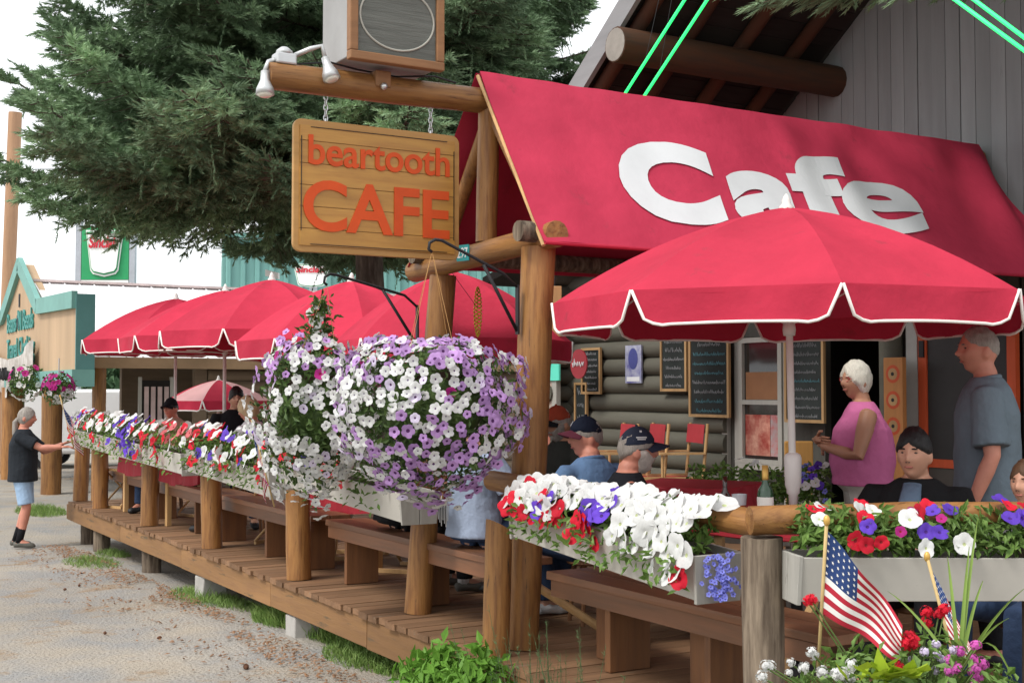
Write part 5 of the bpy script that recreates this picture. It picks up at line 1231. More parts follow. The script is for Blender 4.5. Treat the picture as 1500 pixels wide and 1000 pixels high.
# grey planter box further in, with flowers
p0, p1 = at(1000, 722, 8.6), at(1215, 745, 8.2); zt = .60
ipl = flowerbox(V(p0.x, p0.y, .42), V(p1.x, p1.y, .42), .24, .24, 'long grey planter of mixed plants behind the wine bottle', 51, [('whiteb', 5, .3, 1, .5, 1, .9), ('violet', 6, .75, 1, .5, 1, .8), ('lobelia', 6, .8, 1, .4, .9, .6)], leaves=1300, top=.30, droop=.02, fs=.04, outward=(-.5, -1, 0), name='planter_box', group='inner planters')
for f_ in (.1, .9):
    q = p0.lerp(p1, f_); MB().box((q.x - .05 + .03, q.y + .05, .002), (q.x + .15, q.y + .25, .418)).build('leg', TRIM, ipl)
c = at(1340, 660, 9.6); 
# wooden crate by the pole
c = at(1170, 672, 10.6); t = thing('wooden_board', (c.x, c.y, 0), 'honey-coloured wooden board on a stand behind the umbrella pole', 'board')
MB().obox((c.x, c.y, c.z), _R * .12, V(0, 0, .15), _F * .015).build('panel', mat('honey_board', (.45,.23,.06), .5, .2, 3, 2, 6), t, bevel=.01)
for s_ in (-1, 1): MB().tube([(c.x + _R.x * s_ * .1, c.y + _R.y * s_ * .1, .002), (c.x + _R.x * s_ * .1, c.y + _R.y * s_ * .1, c.z - .15)], .012, 6).build('leg', LTWOOD, t)
# bottles, glasses, cups on the round table
zt = .742
GREENG = mat('green_bottle_glass', (.015,.06,.02), .06, .1, spec=.7); BROWNG = mat('brown_bottle_glass', (.035,.012,.008), .06, .1, spec=.7); FOIL = mat('gold_foil', (.62,.38,.10), .4, .1, metal=.4); LAB = mat('bottle_label', (.80,.78,.72), .6, .08, 14)
def bottle(px, d, zb, h, r_, gm, lab, foil, label_):
    c = at(px, 720, d); t = thing('bottle', (c.x, c.y, zb), lab, 'bottle')
    MB().lathe((c.x, c.y, zb), [(r_ * .9, 0), (r_, .01), (r_, h * .56), (r_ * .85, h * .63), (r_ * .42, h * .72), (r_ * .36, h * .80), (r_ * .36, h)], 20).build('glass', gm, t, smooth=True)
    if foil: MB().lathe((c.x, c.y, zb + h * .78), [(r_ * .39, 0), (r_ * .40, .01), (r_ * .39, h * .225)], 16).build('foil', FOIL, t, smooth=True)
    if label_: MB().lathe((c.x, c.y, zb + h * .10), [(r_ * 1.01, 0), (r_ * 1.01, h * .42)], 24, cap=False).build('label', LAB, t, smooth=True)
bottle(1121, 6.35, zt, .325, .041, GREENG, 'green wine bottle with white label and gold foil neck', True, True)
bottle(1062, 6.5, zt, .26, .033, BROWNG, 'dark brown beer bottle left of the beer glass', False, False)
def glass(px, d, lab, m1, m2, zb=zt, h=.15):
    c = at(px, 720, d); t = thing('drinking_glass', (c.x, c.y, zb), lab, 'glass')
    MB().lathe((c.x, c.y, zb), [(.030, 0), (.034, h * .70)], 18).build('drink', m1, t, smooth=True)
    MB().lathe((c.x, c.y, zb + h * .70), [(.0345, .001), (.039, h * .32)], 18, cap=False).build('rim', m2, t, smooth=True)
CLEAR = mat('clear_rim', (.55,.57,.60), .08, .05, spec=.7)
glass(1083, 6.45, 'pint glass of amber beer beside the wine bottle', mat('amber_beer', (.30,.07,.025), .1, .1, spec=.6), CLEAR, h=.17)
glass(1263, 6.35, 'red plastic tumbler in front of the woman in pink', mat('red_tumbler', (.22,.02,.025), .3, .1), mat('red_tumbler_rim', (.25,.02,.03), .3, .1), h=.15)
# round wooden stool slab on the near deck
c = at(1045, 985, 5.6); t = thing('log_slice', (c.x, c.y, .003), 'weathered round log slice lying on the deck by the corner post', 'log slice')
MB().lathe((c.x, c.y, .003), [(.22, 0), (.235, .02), (.23, .06), (.22, .065)], 28).build('slab', GREYLOG, t)
MB().lathe((c.x, c.y, .069), [(.16, 0), (.16, .006)], 24).build('heartwood_ring', mat('heartwood', (.30,.26,.22), .9, .3, 14), t)
# yellow twisted ornament hanging in front of the umbrella
o_ = at(700, 420, 8.6); t = thing('wire_ornament', (o_.x, o_.y, o_.z - .35), 'yellow twisted wire ornament hanging between the log posts', 'ornament')
YW = mat('yellow_wire', (.60,.42,.03), .5, .1)
for ph in (0, 2.1, 4.2):
    pts = [V(o_.x + .028 * math.sin(k * .9 + ph) * math.sin(math.pi * k / 30) ** .5, o_.y + .028 * math.cos(k * .9 + ph) * math.sin(math.pi * k / 30) ** .5, o_.z - .34 * k / 30) for k in range(31)]
    MB().tube(pts, .005, 5).build('wire_strand', YW, t)
MB().tube([o_, V(o_.x, o_.y, 2.0), V(3.86, 7.45, 2.3)], .002, 4).build('thread', BLACKM, t)

# ================================================================== flags
FR = mat('flag_red', (.42,.02,.04), .8, .1); FW = mat('flag_white', (.75,.73,.70), .8, .08); FB = mat('flag_blue', (.022,.05,.16), .8, .1); STICK = mat('flag_stick', (.50,.36,.16), .6, .15)
def flag(base, top, hoist, fly, hang, seed, lab, amp=.05):
    base, top = Vector(base), Vector(top); t = thing('stick_flag', base, lab, 'flag', 'small stick flags among the flowers'); r = random.Random(seed)
    MB().tube([base, top], .0055 * max(1, hoist / .3), 8).build('stick', STICK, t, smooth=True)
    MB().ball(top, (.011, .011, .018), 8, 6).build('finial', FOIL, t, smooth=True)
    ax = (top - base).normalized(); hang = Vector(hang).normalized(); side = ax.cross(hang).normalized()
    NU, NV = 40, 26; start = top - ax * .03
    def S(u, v):
        w = amp * math.sin(u * 9 + v * 2.2 + seed) * (u ** .6) + amp * .6 * math.sin(u * 4 - v * 5 + seed * 2) * u
        gather = 1 - .52 * u
        return start - ax * (v * hoist * gather) + hang * (u * fly) - ax * (.10 * u * u * fly) + side * w
    for lay in ('stripes',):
        m = MB(); vs = [S(i / NU, j / NV) for j in range(NV + 1) for i in range(NU + 1)]
        m.add(vs, [(j*(NU+1)+i, j*(NU+1)+i+1, (j+1)*(NU+1)+i+1, (j+1)*(NU+1)+i) for j in range(NV) for i in range(NU)])
        m.m = [2 if (i < NU * .42 and j < NV * 7 / 13) else (0 if (j // 2) % 2 == 0 else 1) for j in range(NV) for i in range(NU)]
        cl = m.build('cloth', [FR, FW, FB], t, smooth=True)
    for j in range(6):
        for i in range(6):
            u, v = .42 * (i + .5) / 6, (7 / 13) * (j + .5) / 6
            c = S(u, v); a = (S(u + .01, v) - c).normalized(); b = (c - S(u, v + .01)).normalized(); n = a.cross(b).normalized()
            for sg in (1, -1):
                k = hoist * .022; pts = [c + n * .0018 * sg + a * (k if q % 2 == 0 else k * .45) * math.cos(q * math.pi / 5 + 1.57) + b * (k if q % 2 == 0 else k * .45) * math.sin(q * math.pi / 5 + 1.57) for q in range(10)]
                MB().add(pts, [tuple(range(10)) if sg > 0 else tuple(reversed(range(10)))]).build('star', FW, cl)
    return t
flag(at(1197, 1005, 4.02), at(1211, 762, 3.95), .27, .34, _R * .50 - V(0, 0, 1) * .55 - _F * .1, 1, 'larger stars and stripes flag planted in the flower barrel', .030)
flag(at(1408, 1005, 4.1), at(1358, 815, 4.25), .24, .26, _R * .22 - V(0, 0, 1) * .5 - _F * .2, 2.2, 'rolled stars and stripes flag leaning beside the spiky grass', .012)
flag(at(108, 655, 15.2), at(88, 580, 15.2), .42, .50, _R * .35 - V(0, 0, 1) * .8, 3.1, 'stars and stripes flag held at the far end of the longest flower box', .05)
flag(at(402, 742, 8.55), at(366, 606, 8.6), .30, .42, _R * .16 - V(0, 0, 1) * .8, 4.4, 'stars and stripes flag drooping at the near end of the red and white flower box', .03)

# ================================================================== flower barrel, grasses
bc = at(1300, 1000, 4.0); bc = V(bc.x + .05, bc.y - .05, 0); gz0 = gz(bc.y)
bar = thing('flower_barrel', (bc.x, bc.y, gz0), 'half barrel planted with geraniums, verbena and lime leaves at the deck corner', 'planter')
nst = 18; zt = .34
for k in range(nst):
    a0, a1 = 2 * math.pi * k / nst + .012, 2 * math.pi * (k + 1) / nst - .012; vs = []
    for z, rr in ((gz0 + .01, .30), (gz0 + .35, .36), (zt, .35)):
        for a in (a0, a1):
            for q in (0, -.025): vs.append(V(bc.x + (rr + q) * math.cos(a), bc.y + (rr + q) * math.sin(a), z))
    MB().add(vs, [(0,2,6,4),(4,6,10,8),(1,5,7,3),(5,9,11,7),(0,4,5,1),(4,8,9,5),(2,3,7,6),(6,7,11,10),(8,10,11,9),(0,1,3,2)]).build('stave', GREYLOG, bar)
for z, rr in ((gz0 + .12, .325), (gz0 + .5, .362)): MB().lathe((bc.x, bc.y, z), [(rr, 0), (rr + .006, .002), (rr + .006, .035), (rr, .037)], 30, cap=False).build('hoop', BLACKM, bar)
MB().lathe((bc.x, bc.y, zt - .06), [(.33, 0), (.33, .02)], 24).build('soil', SOIL, bar)
r = random.Random(77); pts = []
for i in range(2600):
    a, rr = r.uniform(0, 6.28), math.sqrt(r.random()) * .46; h = .30 * (1 - (rr / .46) ** 2) + .05
    pts.append((V(bc.x + rr * math.cos(a), bc.y + rr * math.sin(a), zt + h * r.uniform(.1, 1.0) - .10 * (rr > .36)), V(math.cos(a) * rr, math.sin(a) * rr, .3)))
setp(leafcloud(pts, .05, r, wid=.5).build('foliage', LEAF, bar), kind='stuff')
def bl(px, py, d, key, n, sp, sz, nrm=(-.5, -1, .6)):
    for i in range(n):
        p = at(px + r.gauss(0, sp), py + r.gauss(0, sp * .7), d + r.gauss(0, .03)); put(bar, key, p, Vector(nrm) + Vector((r.gauss(0, .4), r.gauss(0, .4), r.gauss(0, .3))), sz, r)
        m_ = MB().tube([p + V(0, 0, -.004), p.lerp(V(bc.x, bc.y, zt), .5) + V(0, 0, -.02), V(bc.x + (p.x - bc.x) * .35, bc.y + (p.y - bc.y) * .35, zt - .03)], .0028, 4, cap=False); m_.build('stem', STEM, bar)
bl(1325, 940, 3.9, 'geranium', 4, 12, .024); bl(1360, 905, 4.05, 'geranium', 4, 14, .024); bl(1187, 880, 4.0, 'geranium', 2, 5, .02); bl(1310, 975, 3.85, 'geranium', 2, 6, .018)
bl(1122, 985, 3.95, 'whitehead', 3, 10, .022); bl(1190, 958, 3.95, 'whitehead', 2, 5, .02); bl(1225, 985, 3.85, 'whitehead', 7, 16, .022); bl(1160, 970, 3.9, 'whitehead', 2, 9, .015)
bl(1365, 960, 3.9, 'lilachead', 7, 18, .017); bl(1285, 968, 3.9, 'lilachead', 2, 8, .015)
bl(1400, 980, 3.85, 'pinkhead', 12, 24, .019); bl(1440, 985, 3.9, 'pinkhead', 3, 8, .018)
for i in range(34):
    p = at(1300 + r.gauss(0, 22), 992 + r.gauss(0, 6), 3.75 + r.gauss(0, .03)); m = MB(); d = Vector((r.gauss(-.4, .5), r.gauss(-.6, .5), r.uniform(.1, .6))).normalized(); s_ = d.cross(V(0, 0, 1)).normalized(); L = r.uniform(.06, .10)
    m.add([p, p + d * L * .4 + s_ * L * .35, p + d * L, p + d * L * .4 - s_ * L * .35, p + d * L * .45 + V(0, 0, -.006)], [(0, 1, 4), (1, 2, 4), (2, 3, 4), (3, 0, 4)]); m.build('lime_leaf', LIME, bar)
# spiky grass in the barrel
SPK = mat('spike_grass', (.22,.33,.07), .5, .2, 8, transl=.2)
g0 = at(1405, 985, 3.95)
for (dx, dy) in ((1388, 815), (1420, 800), (1432, 760), (1395, 880), (1500, 862), (1478, 905), (1300, 865), (1485, 1000), (1440, 850)):
    tip = at(dx, dy, 3.95 + r.uniform(-.15, .15)); mid = g0.lerp(tip, .55) + V(0, 0, .05 if dy < 950 else .22); sd = _R * .0075; m = MB(); vs = []
    for i in range(9):
        u = i / 8; p = g0 * (1 - u) ** 2 + mid * 2 * u * (1 - u) + tip * u * u; w = sd * (1 - u) ** .6 + sd * .08
        vs += [p - w, p + _F * .003, p + w]
    m.add(vs, [(3*i+k, 3*i+k+1, 3*i+4+k, 3*i+3+k) for i in range(8) for k in range(2)]); m.build('spike_leaf', SPK, bar, smooth=True)
# grass tufts along the deck edge
GRASS = mat('grass', (.13,.24,.045), .6, .3, 12, None, 1, .2, transl=.2, col2=(.22,.30,.09))
def tuft(c, n, rx, ry, h, lab, seed, wide=.004, m=GRASS):
    r = random.Random(seed); mb = MB(); vs = []; fs = []; c = Vector(c)
    for i in range(n):
        a, rr = r.uniform(0, 6.28), math.sqrt(r.random()); p = V(c.x + rx * rr * math.cos(a), c.y + ry * rr * math.sin(a), 0); p.z = gz(p.y) - .01
        L = h * r.uniform(.35, 1.1) * (1.15 - .6 * rr); d = Vector((r.gauss(0, .45), r.gauss(0, .45), 1)).normalized(); s_ = Vector((r.gauss(0, 1), r.gauss(0, 1), 0)).normalized() * wide * r.uniform(.7, 1.5)
        tip = p + d * L + Vector((r.gauss(0, .3), r.gauss(0, .3), -.15)) * L * .5; md = p + d * L * .6; k = len(vs); vs += [p - s_, p + s_, md + s_ * .7, md - s_ * .7, tip]; fs += [(k, k+1, k+2, k+3), (k+3, k+2, k+4)]
    return mb.add(vs, fs).build('grass', m, label=lab, cat='grass', kind='stuff')
def gpt(px, py):
    v = _F + _R * ((px - 750) / FPX) + _U * ((500 - py) / FPX); k = 0.0
    z = -.45
    for _ in range(6): k = (z - CAMZ) / v.z; z = gz((v * k).y)
    return V(0, 0, CAMZ) + v * k
for i, (px, py, n, rx, ry, h, lab) in enumerate(((135, 828, 1100, .22, .55, .12, 'grass patch by the far deck posts'), (165, 815, 500, .15, .3, .12, 'sparser grass under the far rim board'), (300, 880, 1300, .20, .55, .13, 'green grass patch below the middle of the rim board'), (345, 890, 700, .15, .4, .10, 'grass beside the second concrete pier'), (408, 915, 900, .14, .3, .22, 'taller grass tuft in front of a pier block'), (480, 935, 900, .14, .4, .18, 'grass tuft under the rim board seam'), (545, 970, 1400, .22, .45, .16, 'bright grass patch in front of the rim board'), (610, 985, 1500, .22, .4, .17, 'bright grass next to the rim board seam'), (60, 750, 900, .3, .7, .16, 'grass at the foot of the teal sign post'))):
    p = gpt(px, py); tuft(p, int(n * 1.7), rx * 1.25, ry * 1.3, h * 1.25, 'low ' + lab, i)
WEED = mat('weed_leaf', (.14,.30,.04), .55, .25, 10, transl=.25)
for i, (px, py, h, n, lab) in enumerate(((652, 1010, .46, 420, 'leafy bright green weeds against the rim board'), (705, 1020, .50, 460, 'leafy weeds below the pointed post'), (622, 1005, .36, 260, 'lower leafy weeds at the rim board seam'))):
    p = atX(px, 900, X0 - .18); p.x = X0 - .18; r = random.Random(i + 60); pts = []
    for k in range(n):
        a = r.uniform(0, 6.28); rr = r.uniform(0, .17); pts.append((V(p.x + rr * math.cos(a), p.y + rr * math.sin(a) * 1.4, gz(p.y) + h * r.uniform(.15, 1) * (1 - rr * 2)), V(math.cos(a), math.sin(a), .8)))
    mb = leafcloud(pts, .085, r, wid=.45); [mb.tube([V(p.x + r.gauss(0, .05), p.y + r.gauss(0, .06), gz(p.y) - .01), V(p.x + r.gauss(0, .09), p.y + r.gauss(0, .1), gz(p.y) + h * .8)], .004, 4, cap=False) for k in range(12)]
    mb.build('weeds', WEED, label=lab, cat='weed', kind='stuff')
FEATH = mat('feathery_weed', (.13,.20,.09), .7, .25, 10, transl=.2)
p = atX(800, 900, X0 - .16); r = random.Random(5); mb = MB()
for k in range(46):
    b_ = V(p.x + r.gauss(0, .07), p.y + r.gauss(0, .35), gz(p.y) - .01); L = r.uniform(.40, .74); d = Vector((r.gauss(-.05, .13), r.gauss(0, .2), 1)).normalized(); mb.tube([b_, b_ + d * L], [.003, .001], 3, cap=False)
    for q in range(26):
        u = .25 + .75 * r.random(); a = b_ + d * L * u; t_ = a + Vector((r.gauss(0, 1), r.gauss(0, 1), r.uniform(.2, 1.2))).normalized() * .05 * (1.2 - u * .7); s_ = V(.0022, .0, 0); mb.add([a - s_, a + s_, t_], [(0, 1, 2)])
mb.build('weeds', FEATH, label='tall feathery grey-green weeds in front of the near deck', cat='weed', kind='stuff')
# pine litter and cones
LITTER = mat('pine_litter', (.26,.135,.065), .9, .35, 8, rnd=.2, col2=(.20,.12,.075)); r = random.Random(9); mb = MB()
for k in range(4200):
    y = r.uniform(5.2, 16.5); x = X0 - .10 - abs(r.gauss(0, .33)) ** 1.0 * (1 + .6 * mnoise.noise((y * .9, 1, 1)));
    if mnoise.noise((x * 2.2, y * 1.1, 7)) < -.12 + .25 * r.random() - .15: continue
    z = gz(y) + .018 * mnoise.noise((x * .6, y * .45, 3)) + .012; a = r.uniform(0, 6.28); L = r.uniform(.008, .028); w = L * r.uniform(.2, .6); e1_, e2_ = V(math.cos(a) * L, math.sin(a) * L, r.uniform(-.2, .5) * L), V(-math.sin(a) * w, math.cos(a) * w, 0); c = V(x, y, z + r.uniform(.004, .012) + (.03 if x > 2.95 else 0))
    mb.add([c - e1_, c - e2_, c + e1_, c + e2_, c + V(0, 0, w * .7)], [(0, 1, 4), (1, 2, 4), (2, 3, 4), (3, 0, 4)])
mb.build('pine_litter', LITTER, label='rust brown pine needles and cone scales strewn along the deck foot', cat='litter', kind='stuff')
cone = MB()
for k in range(9): cone.lathe((0, 0, k * .008), [(.006, 0), (.018 * math.sin(math.pi * (k + 1.5) / 11) + .003, .005), (.005, .009)], 9)
cone_me = cone.mesh('pine_cone', mat('cone_brown', (.13,.06,.035), .9, .3, 40), False)
PC = ((117, 860), (93, 867), (361, 983), (205, 866), (153, 932), (230, 939), (312, 897))
for i, (px, py) in enumerate(PC):
    p = gpt(px, py); o = bpy.data.objects.new('pine_cone', cone_me); COL.objects.link(o); o.location = p + V(0, 0, .025); o.rotation_euler = (R(90), 0, r.uniform(0, 6)); k = .62 if i != 2 else .95; o.scale = (k, k, k)
    setp(o, 'small brown spruce cone lying on the dusty pavement', 'pine cone', 'spruce cones scattered on the pavement')
# ================================================================== background: shops, signs, poles
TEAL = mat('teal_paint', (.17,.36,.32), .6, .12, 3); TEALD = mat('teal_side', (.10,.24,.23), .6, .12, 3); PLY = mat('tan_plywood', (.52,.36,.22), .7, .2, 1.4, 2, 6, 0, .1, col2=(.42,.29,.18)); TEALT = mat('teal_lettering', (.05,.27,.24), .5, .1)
fx = 4.6
sf = thing('shop_front_sign', (fx, 24, gz(24)), 'tan wooden false-front shop sign with teal gable trim and teal lettering', 'shop sign')
yr = lambda px: atX(px, 500, fx).y
yA, yB, yC, yD = yr(112), yr(72), yr(58), yr(30); yE = 2 * yD - yC; yF = yE + 1.5
zL = lambda px, py: atX(px, py, fx).z
zbot, zlo, zsh, zap = zL(108, 541), zL(108, 440), zL(62, 448), zL(30, 388)
out = [(yA, zbot), (yA, zlo), (yC, zsh), (yD, zap), (yE, zsh), (yF, zlo), (yF, zbot)]
MB().prism([(fx, y, z) for y, z in out], (.25, 0, 0)).build('panel', PLY, sf)
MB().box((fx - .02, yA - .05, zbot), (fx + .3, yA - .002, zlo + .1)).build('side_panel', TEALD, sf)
for a, b in zip(out[1:-2], out[2:-1]): 
    p, q = V(fx - .04, a[0], a[1]), V(fx - .04, b[0], b[1]); MB().beam(p, q, .1, .30, up=(0, 0, 1)).build('trim_board', TEAL, sf)
MB().box((fx - .08, yA - .06, zbot - .30), (fx + .3, yF, zbot - .002)).build('lower_trim', TEAL, sf)
letters("Beans 'N Beads", sf, (fx - .012, yF - 2.1, zL(40, 482)), (0, -1, 0), (0, 0, 1), (yF - 2.1) - yr(50), .42, TEALT, ext=.012, bold=.012)
letters('Travel Clothing', sf, (fx - .012, yF - 2.1, zL(40, 522)), (0, -1, 0), (0, 0, 1), (yF - 2.1) - yr(52), .42, TEALT, ext=.012, bold=.012)
for dy, dz in ((.15, -.9), (0, -1.35), (.35, -1.35)): MB().box((fx - .02, yD + dy - .06, zap + dz), (fx - .003, yD + dy + .06, zap + dz + .28)).build('vent_slot', BLACKM, sf)
for px, lab in ((68, 0), (12, 1)):
    y = yr(px) + (0 if lab == 0 else 0); build_log('porch_post', (fx + .12, y, gz(y) - .05), (fx + .12, y, zbot - .302), .19 if lab == 0 else .24, LOGZ, sf, seed=px)
# cloth banner swag below the shop sign
bn = thing('cloth_banner', (fx - .1, yr(20), zbot), 'pale printed cloth banner sagging below the shop sign', 'banner')
m = MB(); n = 16; ya_, yb_ = yr(58), yr(-8); za_ = zL(40, 500)
vs = [V(fx - .12 - .05 * math.sin(i * 1.1), ya_ + (yb_ - ya_) * i / n, za_ - .35 * math.sin(math.pi * i / n) - h * (.75 + .2 * math.sin(i * .8))) for h in (0, .45, .9) for i in range(n + 1)]
m.add(vs, [(k*(n+1)+i, k*(n+1)+i+1, (k+1)*(n+1)+i+1, (k+1)*(n+1)+i) for k in range(2) for i in range(n)]).build('cloth', mat('banner_cloth', (.42,.38,.34), .85, .3, 5, col2=(.52,.49,.46)), bn, smooth=True)
scribble(bn, V(fx - .24, yb_ - 1.5, za_ - .78), (0, -1, 0), (0, 0, 1), (yb_ - ya_) * .5, .25, BLACKM, 5, rad=.02, name='printed_script')
# long building beyond with white metal roof and log wall
lb_ = thing('long_building', (8, 25.5, gz(25)), 'low log building with bright white metal roof beyond the deck', 'building')
WROOF = mat('white_metal_roof', (.80,.79,.80), .45, .06, 2); BLOG = mat('brown_wall_log', (.21,.155,.105), .8, .2, 1.5, 0, 6, .12, .2)
xw0, xw1, yw = 5.0, 15.5, 24.0; ez, rz_ = 1.98, 3.62
for k in range(40):
    xa = xw0 - .3 + k * .3
    if xa > xw1: break
    MB().prism([(xa + .012, yw - .7, ez), (xa + .288, yw - .7, ez), (xa + .288, yw + 3.5, rz_), (xa + .012, yw + 3.5, rz_)], (0, 0, .05)).build('roof_panel', WROOF, lb_)
    MB().beam((xa, yw - .7, ez + .05), (xa, yw + 3.5, rz_ + .05), .022, .05).build('roof_rib', WROOF, lb_)
MB().prism([(xw0 - .3, yw + 3.52, rz_), (xw1, yw + 3.52, rz_), (xw1, yw + 7.5, ez), (xw0 - .3, yw + 7.5, ez)], (0, 0, .05)).build('rear_roof', WROOF, lb_)
MB().beam((xw0 - .32, yw + 3.5, rz_ + .08), (xw1, yw + 3.5, rz_ + .08), .2, .05).build('ridge_cap', mat('ridge_rust', (.62,.50,.48), .6, .3, 5), lb_)
MB().beam((xw0 - .3, yw - .72, ez - .05), (xw1, yw - .72, ez - .05), .05, .2).build('eave_board', mat('eave_brown', (.32,.21,.12), .7, .2, 3), lb_)
for k in range(12): 
    z = gz(24) + .12 + k * .215
    build_log('wall_log', (7.3, yw, z), (xw1, yw, z), .115, BLOG, lb_, seed=100 + k, steps=4, n=10)
for x in (5.15, 9.8, 12.4): build_log('porch_post', (x, yw - .6, gz(24) - .05), (x, yw - .6, ez - .1), .12, LOGZ, lb_, seed=x)
wx = [atY(px, 590, yw - .13).x for px in (207, 248)]
w_ = MB().box((wx[0], yw - .15, .30), (wx[1], yw - .12, 1.62)).build('window', DARKROOM, lb_)
for k in range(4):
    xx = wx[0] + (wx[1] - wx[0]) * (k + .6) / 4.2; MB().box((xx - .03, yw - .18, .75), (xx + .05, yw - .151, 1.5)).build('hanging_towel', mat('towel', (.55,.42,.40), .8, .3, 3), w_)
for xx in (wx[0] - .06, wx[1] + .003): MB().box((xx, yw - .17, .25), (xx + .058, yw - .11, 1.68)).build('window_frame', TRIM, w_)
MB().box((7.05, yw - .08, gz(24)), (7.28, yw + .1, ez)).build('corner_board', BLOG, lb_)
MB().box((xw1 - .1, yw + .2, gz(24)), (xw1, yw + 7, 2.0)).build('end_wall', BLOG, lb_); MB().box((7.3, yw + 6.8, gz(24)), (xw1 - .11, yw + 7, 2.0)).build('rear_wall', BLOG, lb_)
# teal metal building
tb = thing('teal_building', (at(480, 400, 42).x, at(480, 400, 42).y, gz(40)), 'tall teal corrugated metal building behind the spruce', 'building')
TEALM = mat('teal_metal', (.17,.36,.33), .6, .08, 2); pL, pR = at(326, 350, 40), at(900, 330, 43); dd = (pR - pL); dd.z = 0; L = dd.length; e = dd.normalized(); nb_ = e.cross(V(0, 0, 1)); zt_ = pL.z
if nb_.dot(_F) > 0: nb_ = -nb_
o_ = V(pL.x, pL.y, gz(40)); 
m = MB().prism([o_, o_ + e * L, o_ + e * L + V(0, 0, zt_ - o_.z + .6), o_ + V(0, 0, zt_ - o_.z)], -nb_ * 10); m.build('wall', TEALM, tb)
for k in range(int(L / .45)): 
    p = o_ + e * (k * .45 + .2) + nb_ * .03; h = zt_ - o_.z + .6 * (k * .45) / L - .05
    MB().prism([p - e * .09, p + e * .09, p + e * .05 + nb_ * .06, p - e * .05 + nb_ * .06], (0, 0, h)).build('wall_rib', TEALM, tb)
MB().beam(o_ + V(0, 0, zt_ - o_.z + .08) + nb_ * .1 - e * .1, o_ + e * (L + .1) + V(0, 0, zt_ - o_.z + .68) + nb_ * .1, .35, .14).build('eave_trim', TEAL, tb)
# shield-shaped fuel signs
SG = mat('fuel_green', (.03,.32,.12), .5, .08); SWH = mat('fuel_white', (.82,.82,.80), .5, .05); SR = mat('fuel_red', (.55,.03,.05), .5, .08); SGREY = mat('sign_post_grey', (.40,.42,.46), .5, .1)
def shield(c, w, h, par, off, m):
    P = lambda x, z: c + _R * x * w + V(0, 0, z * h) - _F * off
    pts = [P(-.5, .5), P(-.37, -.38), P(-.30, -.46), P(0, -.52), P(.30, -.46), P(.37, -.38), P(.5, .5)]
    return MB().prism(pts, -_F * .03).build('shield', m, par)
def fuelsign(name, px0, px1, py0, py1, d, lab, panel_=True):
    c = at((px0 + px1) / 2, (py0 + py1) / 2, d); k = d / FPX; w, h = (px1 - px0) * k, (py1 - py0) * k; t = thing(name, V(c.x, c.y, gz(50)), lab, 'sign')
    e = _R; u = V(0, 0, 1); f = V(_F.x, _F.y, 0).normalized()
    if panel_:
        MB().obox(c, e * w / 2, u * h / 2, f * .12).build('panel', SG, t)
        for s_ in (-1, 1): MB().obox(c + e * s_ * (w / 2 + .12) - u * (h / 2), e * .10, u * (h + 1.2), f * .12).build('upright', SGREY, t); MB().tube([V(c.x + e.x * s_ * (w/2+.12), c.y + e.y * s_ * (w/2+.12), gz(50)), c + e * s_ * (w / 2 + .12) - u * (h * 1.4)], .12, 8).build('post', SGREY, t)
        MB().obox(c - u * (h / 2 + .14), e * w / 2, u * .12, f * .14).build('crossbar', SWH, t); MB().obox(c - u * (h / 2 + .62), e * w / 2, u * .32, f * .10).build('price_panel', SG, t)
        sw_, sh_ = w * .80, h * .86
    else: sw_, sh_ = w, h; MB().tube([V(c.x, c.y, gz(50)) + f * .1, c + f * .1], .12, 8).build('post', SGREY, t)
    shield(c, sw_, sh_, t, .16, SWH)
    shield(c, sw_ * .93, sh_ * .92, t, .20, SG); shield(c, sw_ * .88, sh_ * .86, t, .24, SWH)
    letters('Sinclair', t, c - e * sw_ * .40 + u * sh_ * .10 - f * .29, e, u + e * .12, sw_ * .80, sh_ * .26, SR, ext=.01, bold=.03)
    return t
fuelsign('fuel_sign', 121, 190, 332, 410, 46, 'green fuel station sign with Sinclair shield in a grey frame above the white roof')
fuelsign('fuel_sign', 431, 485, 387, 421, 34, 'white Sinclair shield sign on a post in front of the teal building', False)
# utility pole
p = at(2, 620, 30); q = at(24, 60, 30)
build_log('utility_pole', V(p.x, p.y, gz(30) - .1), V(q.x, q.y, 8.0), .155, mat('utility_pole_wood', (.42,.25,.15), .8, .2, 1.5, 2, 8), seed=7, label='tall brown wooden utility pole behind the shop sign', cat='pole')
for k, (pa, pb) in enumerate((((-60, 215), (260, 245)), ((-60, 250), (330, 228)))):
    a, b = at(*pa, 33), at(*pb, 60); m_ = (a + b) / 2 + V(0, 0, -.25); MB().tube([a, a.lerp(m_, .5), m_, m_.lerp(b, .5), b], .012, 5).build('overhead_wire', BLACKM, label=('upper' if k == 0 else 'lower') + ' thin overhead wire crossing the white sky', cat='wire')
# magenta basket at the shop post, darker basket under the banner
def smallbasket(px, py, d, rad, keyw, lab, n, seed, ztop):
    r = random.Random(seed); c = at(px, py, d); t = thing('hanging_basket', c - V(0, 0, rad), lab, 'hanging basket', 'small baskets at the shop porch')
    pts = []
    for i in range(420):
        dd = Vector((r.gauss(0, 1), r.gauss(0, 1), r.gauss(0, .7))).normalized(); pts.append((c + dd * rad * r.uniform(.5, 1), dd))
    setp(leafcloud(pts, .10, r).build('foliage', LEAFD, t), kind='stuff')
    for i in range(n):
        dd = Vector((r.gauss(0, 1), r.gauss(0, 1), r.gauss(0, .7))).normalized(); dd = dd if dd.dot(_F) < 0 else -dd
        k = keyw[0] if dd.z > -.1 else keyw[1]
        put(t, k, c + dd * rad * 1.02, dd, rad * .19, r)
    MB().tube([c + V(0, 0, rad * .3), V(c.x, c.y, ztop)], .01, 5).build('wire', FLM, t)
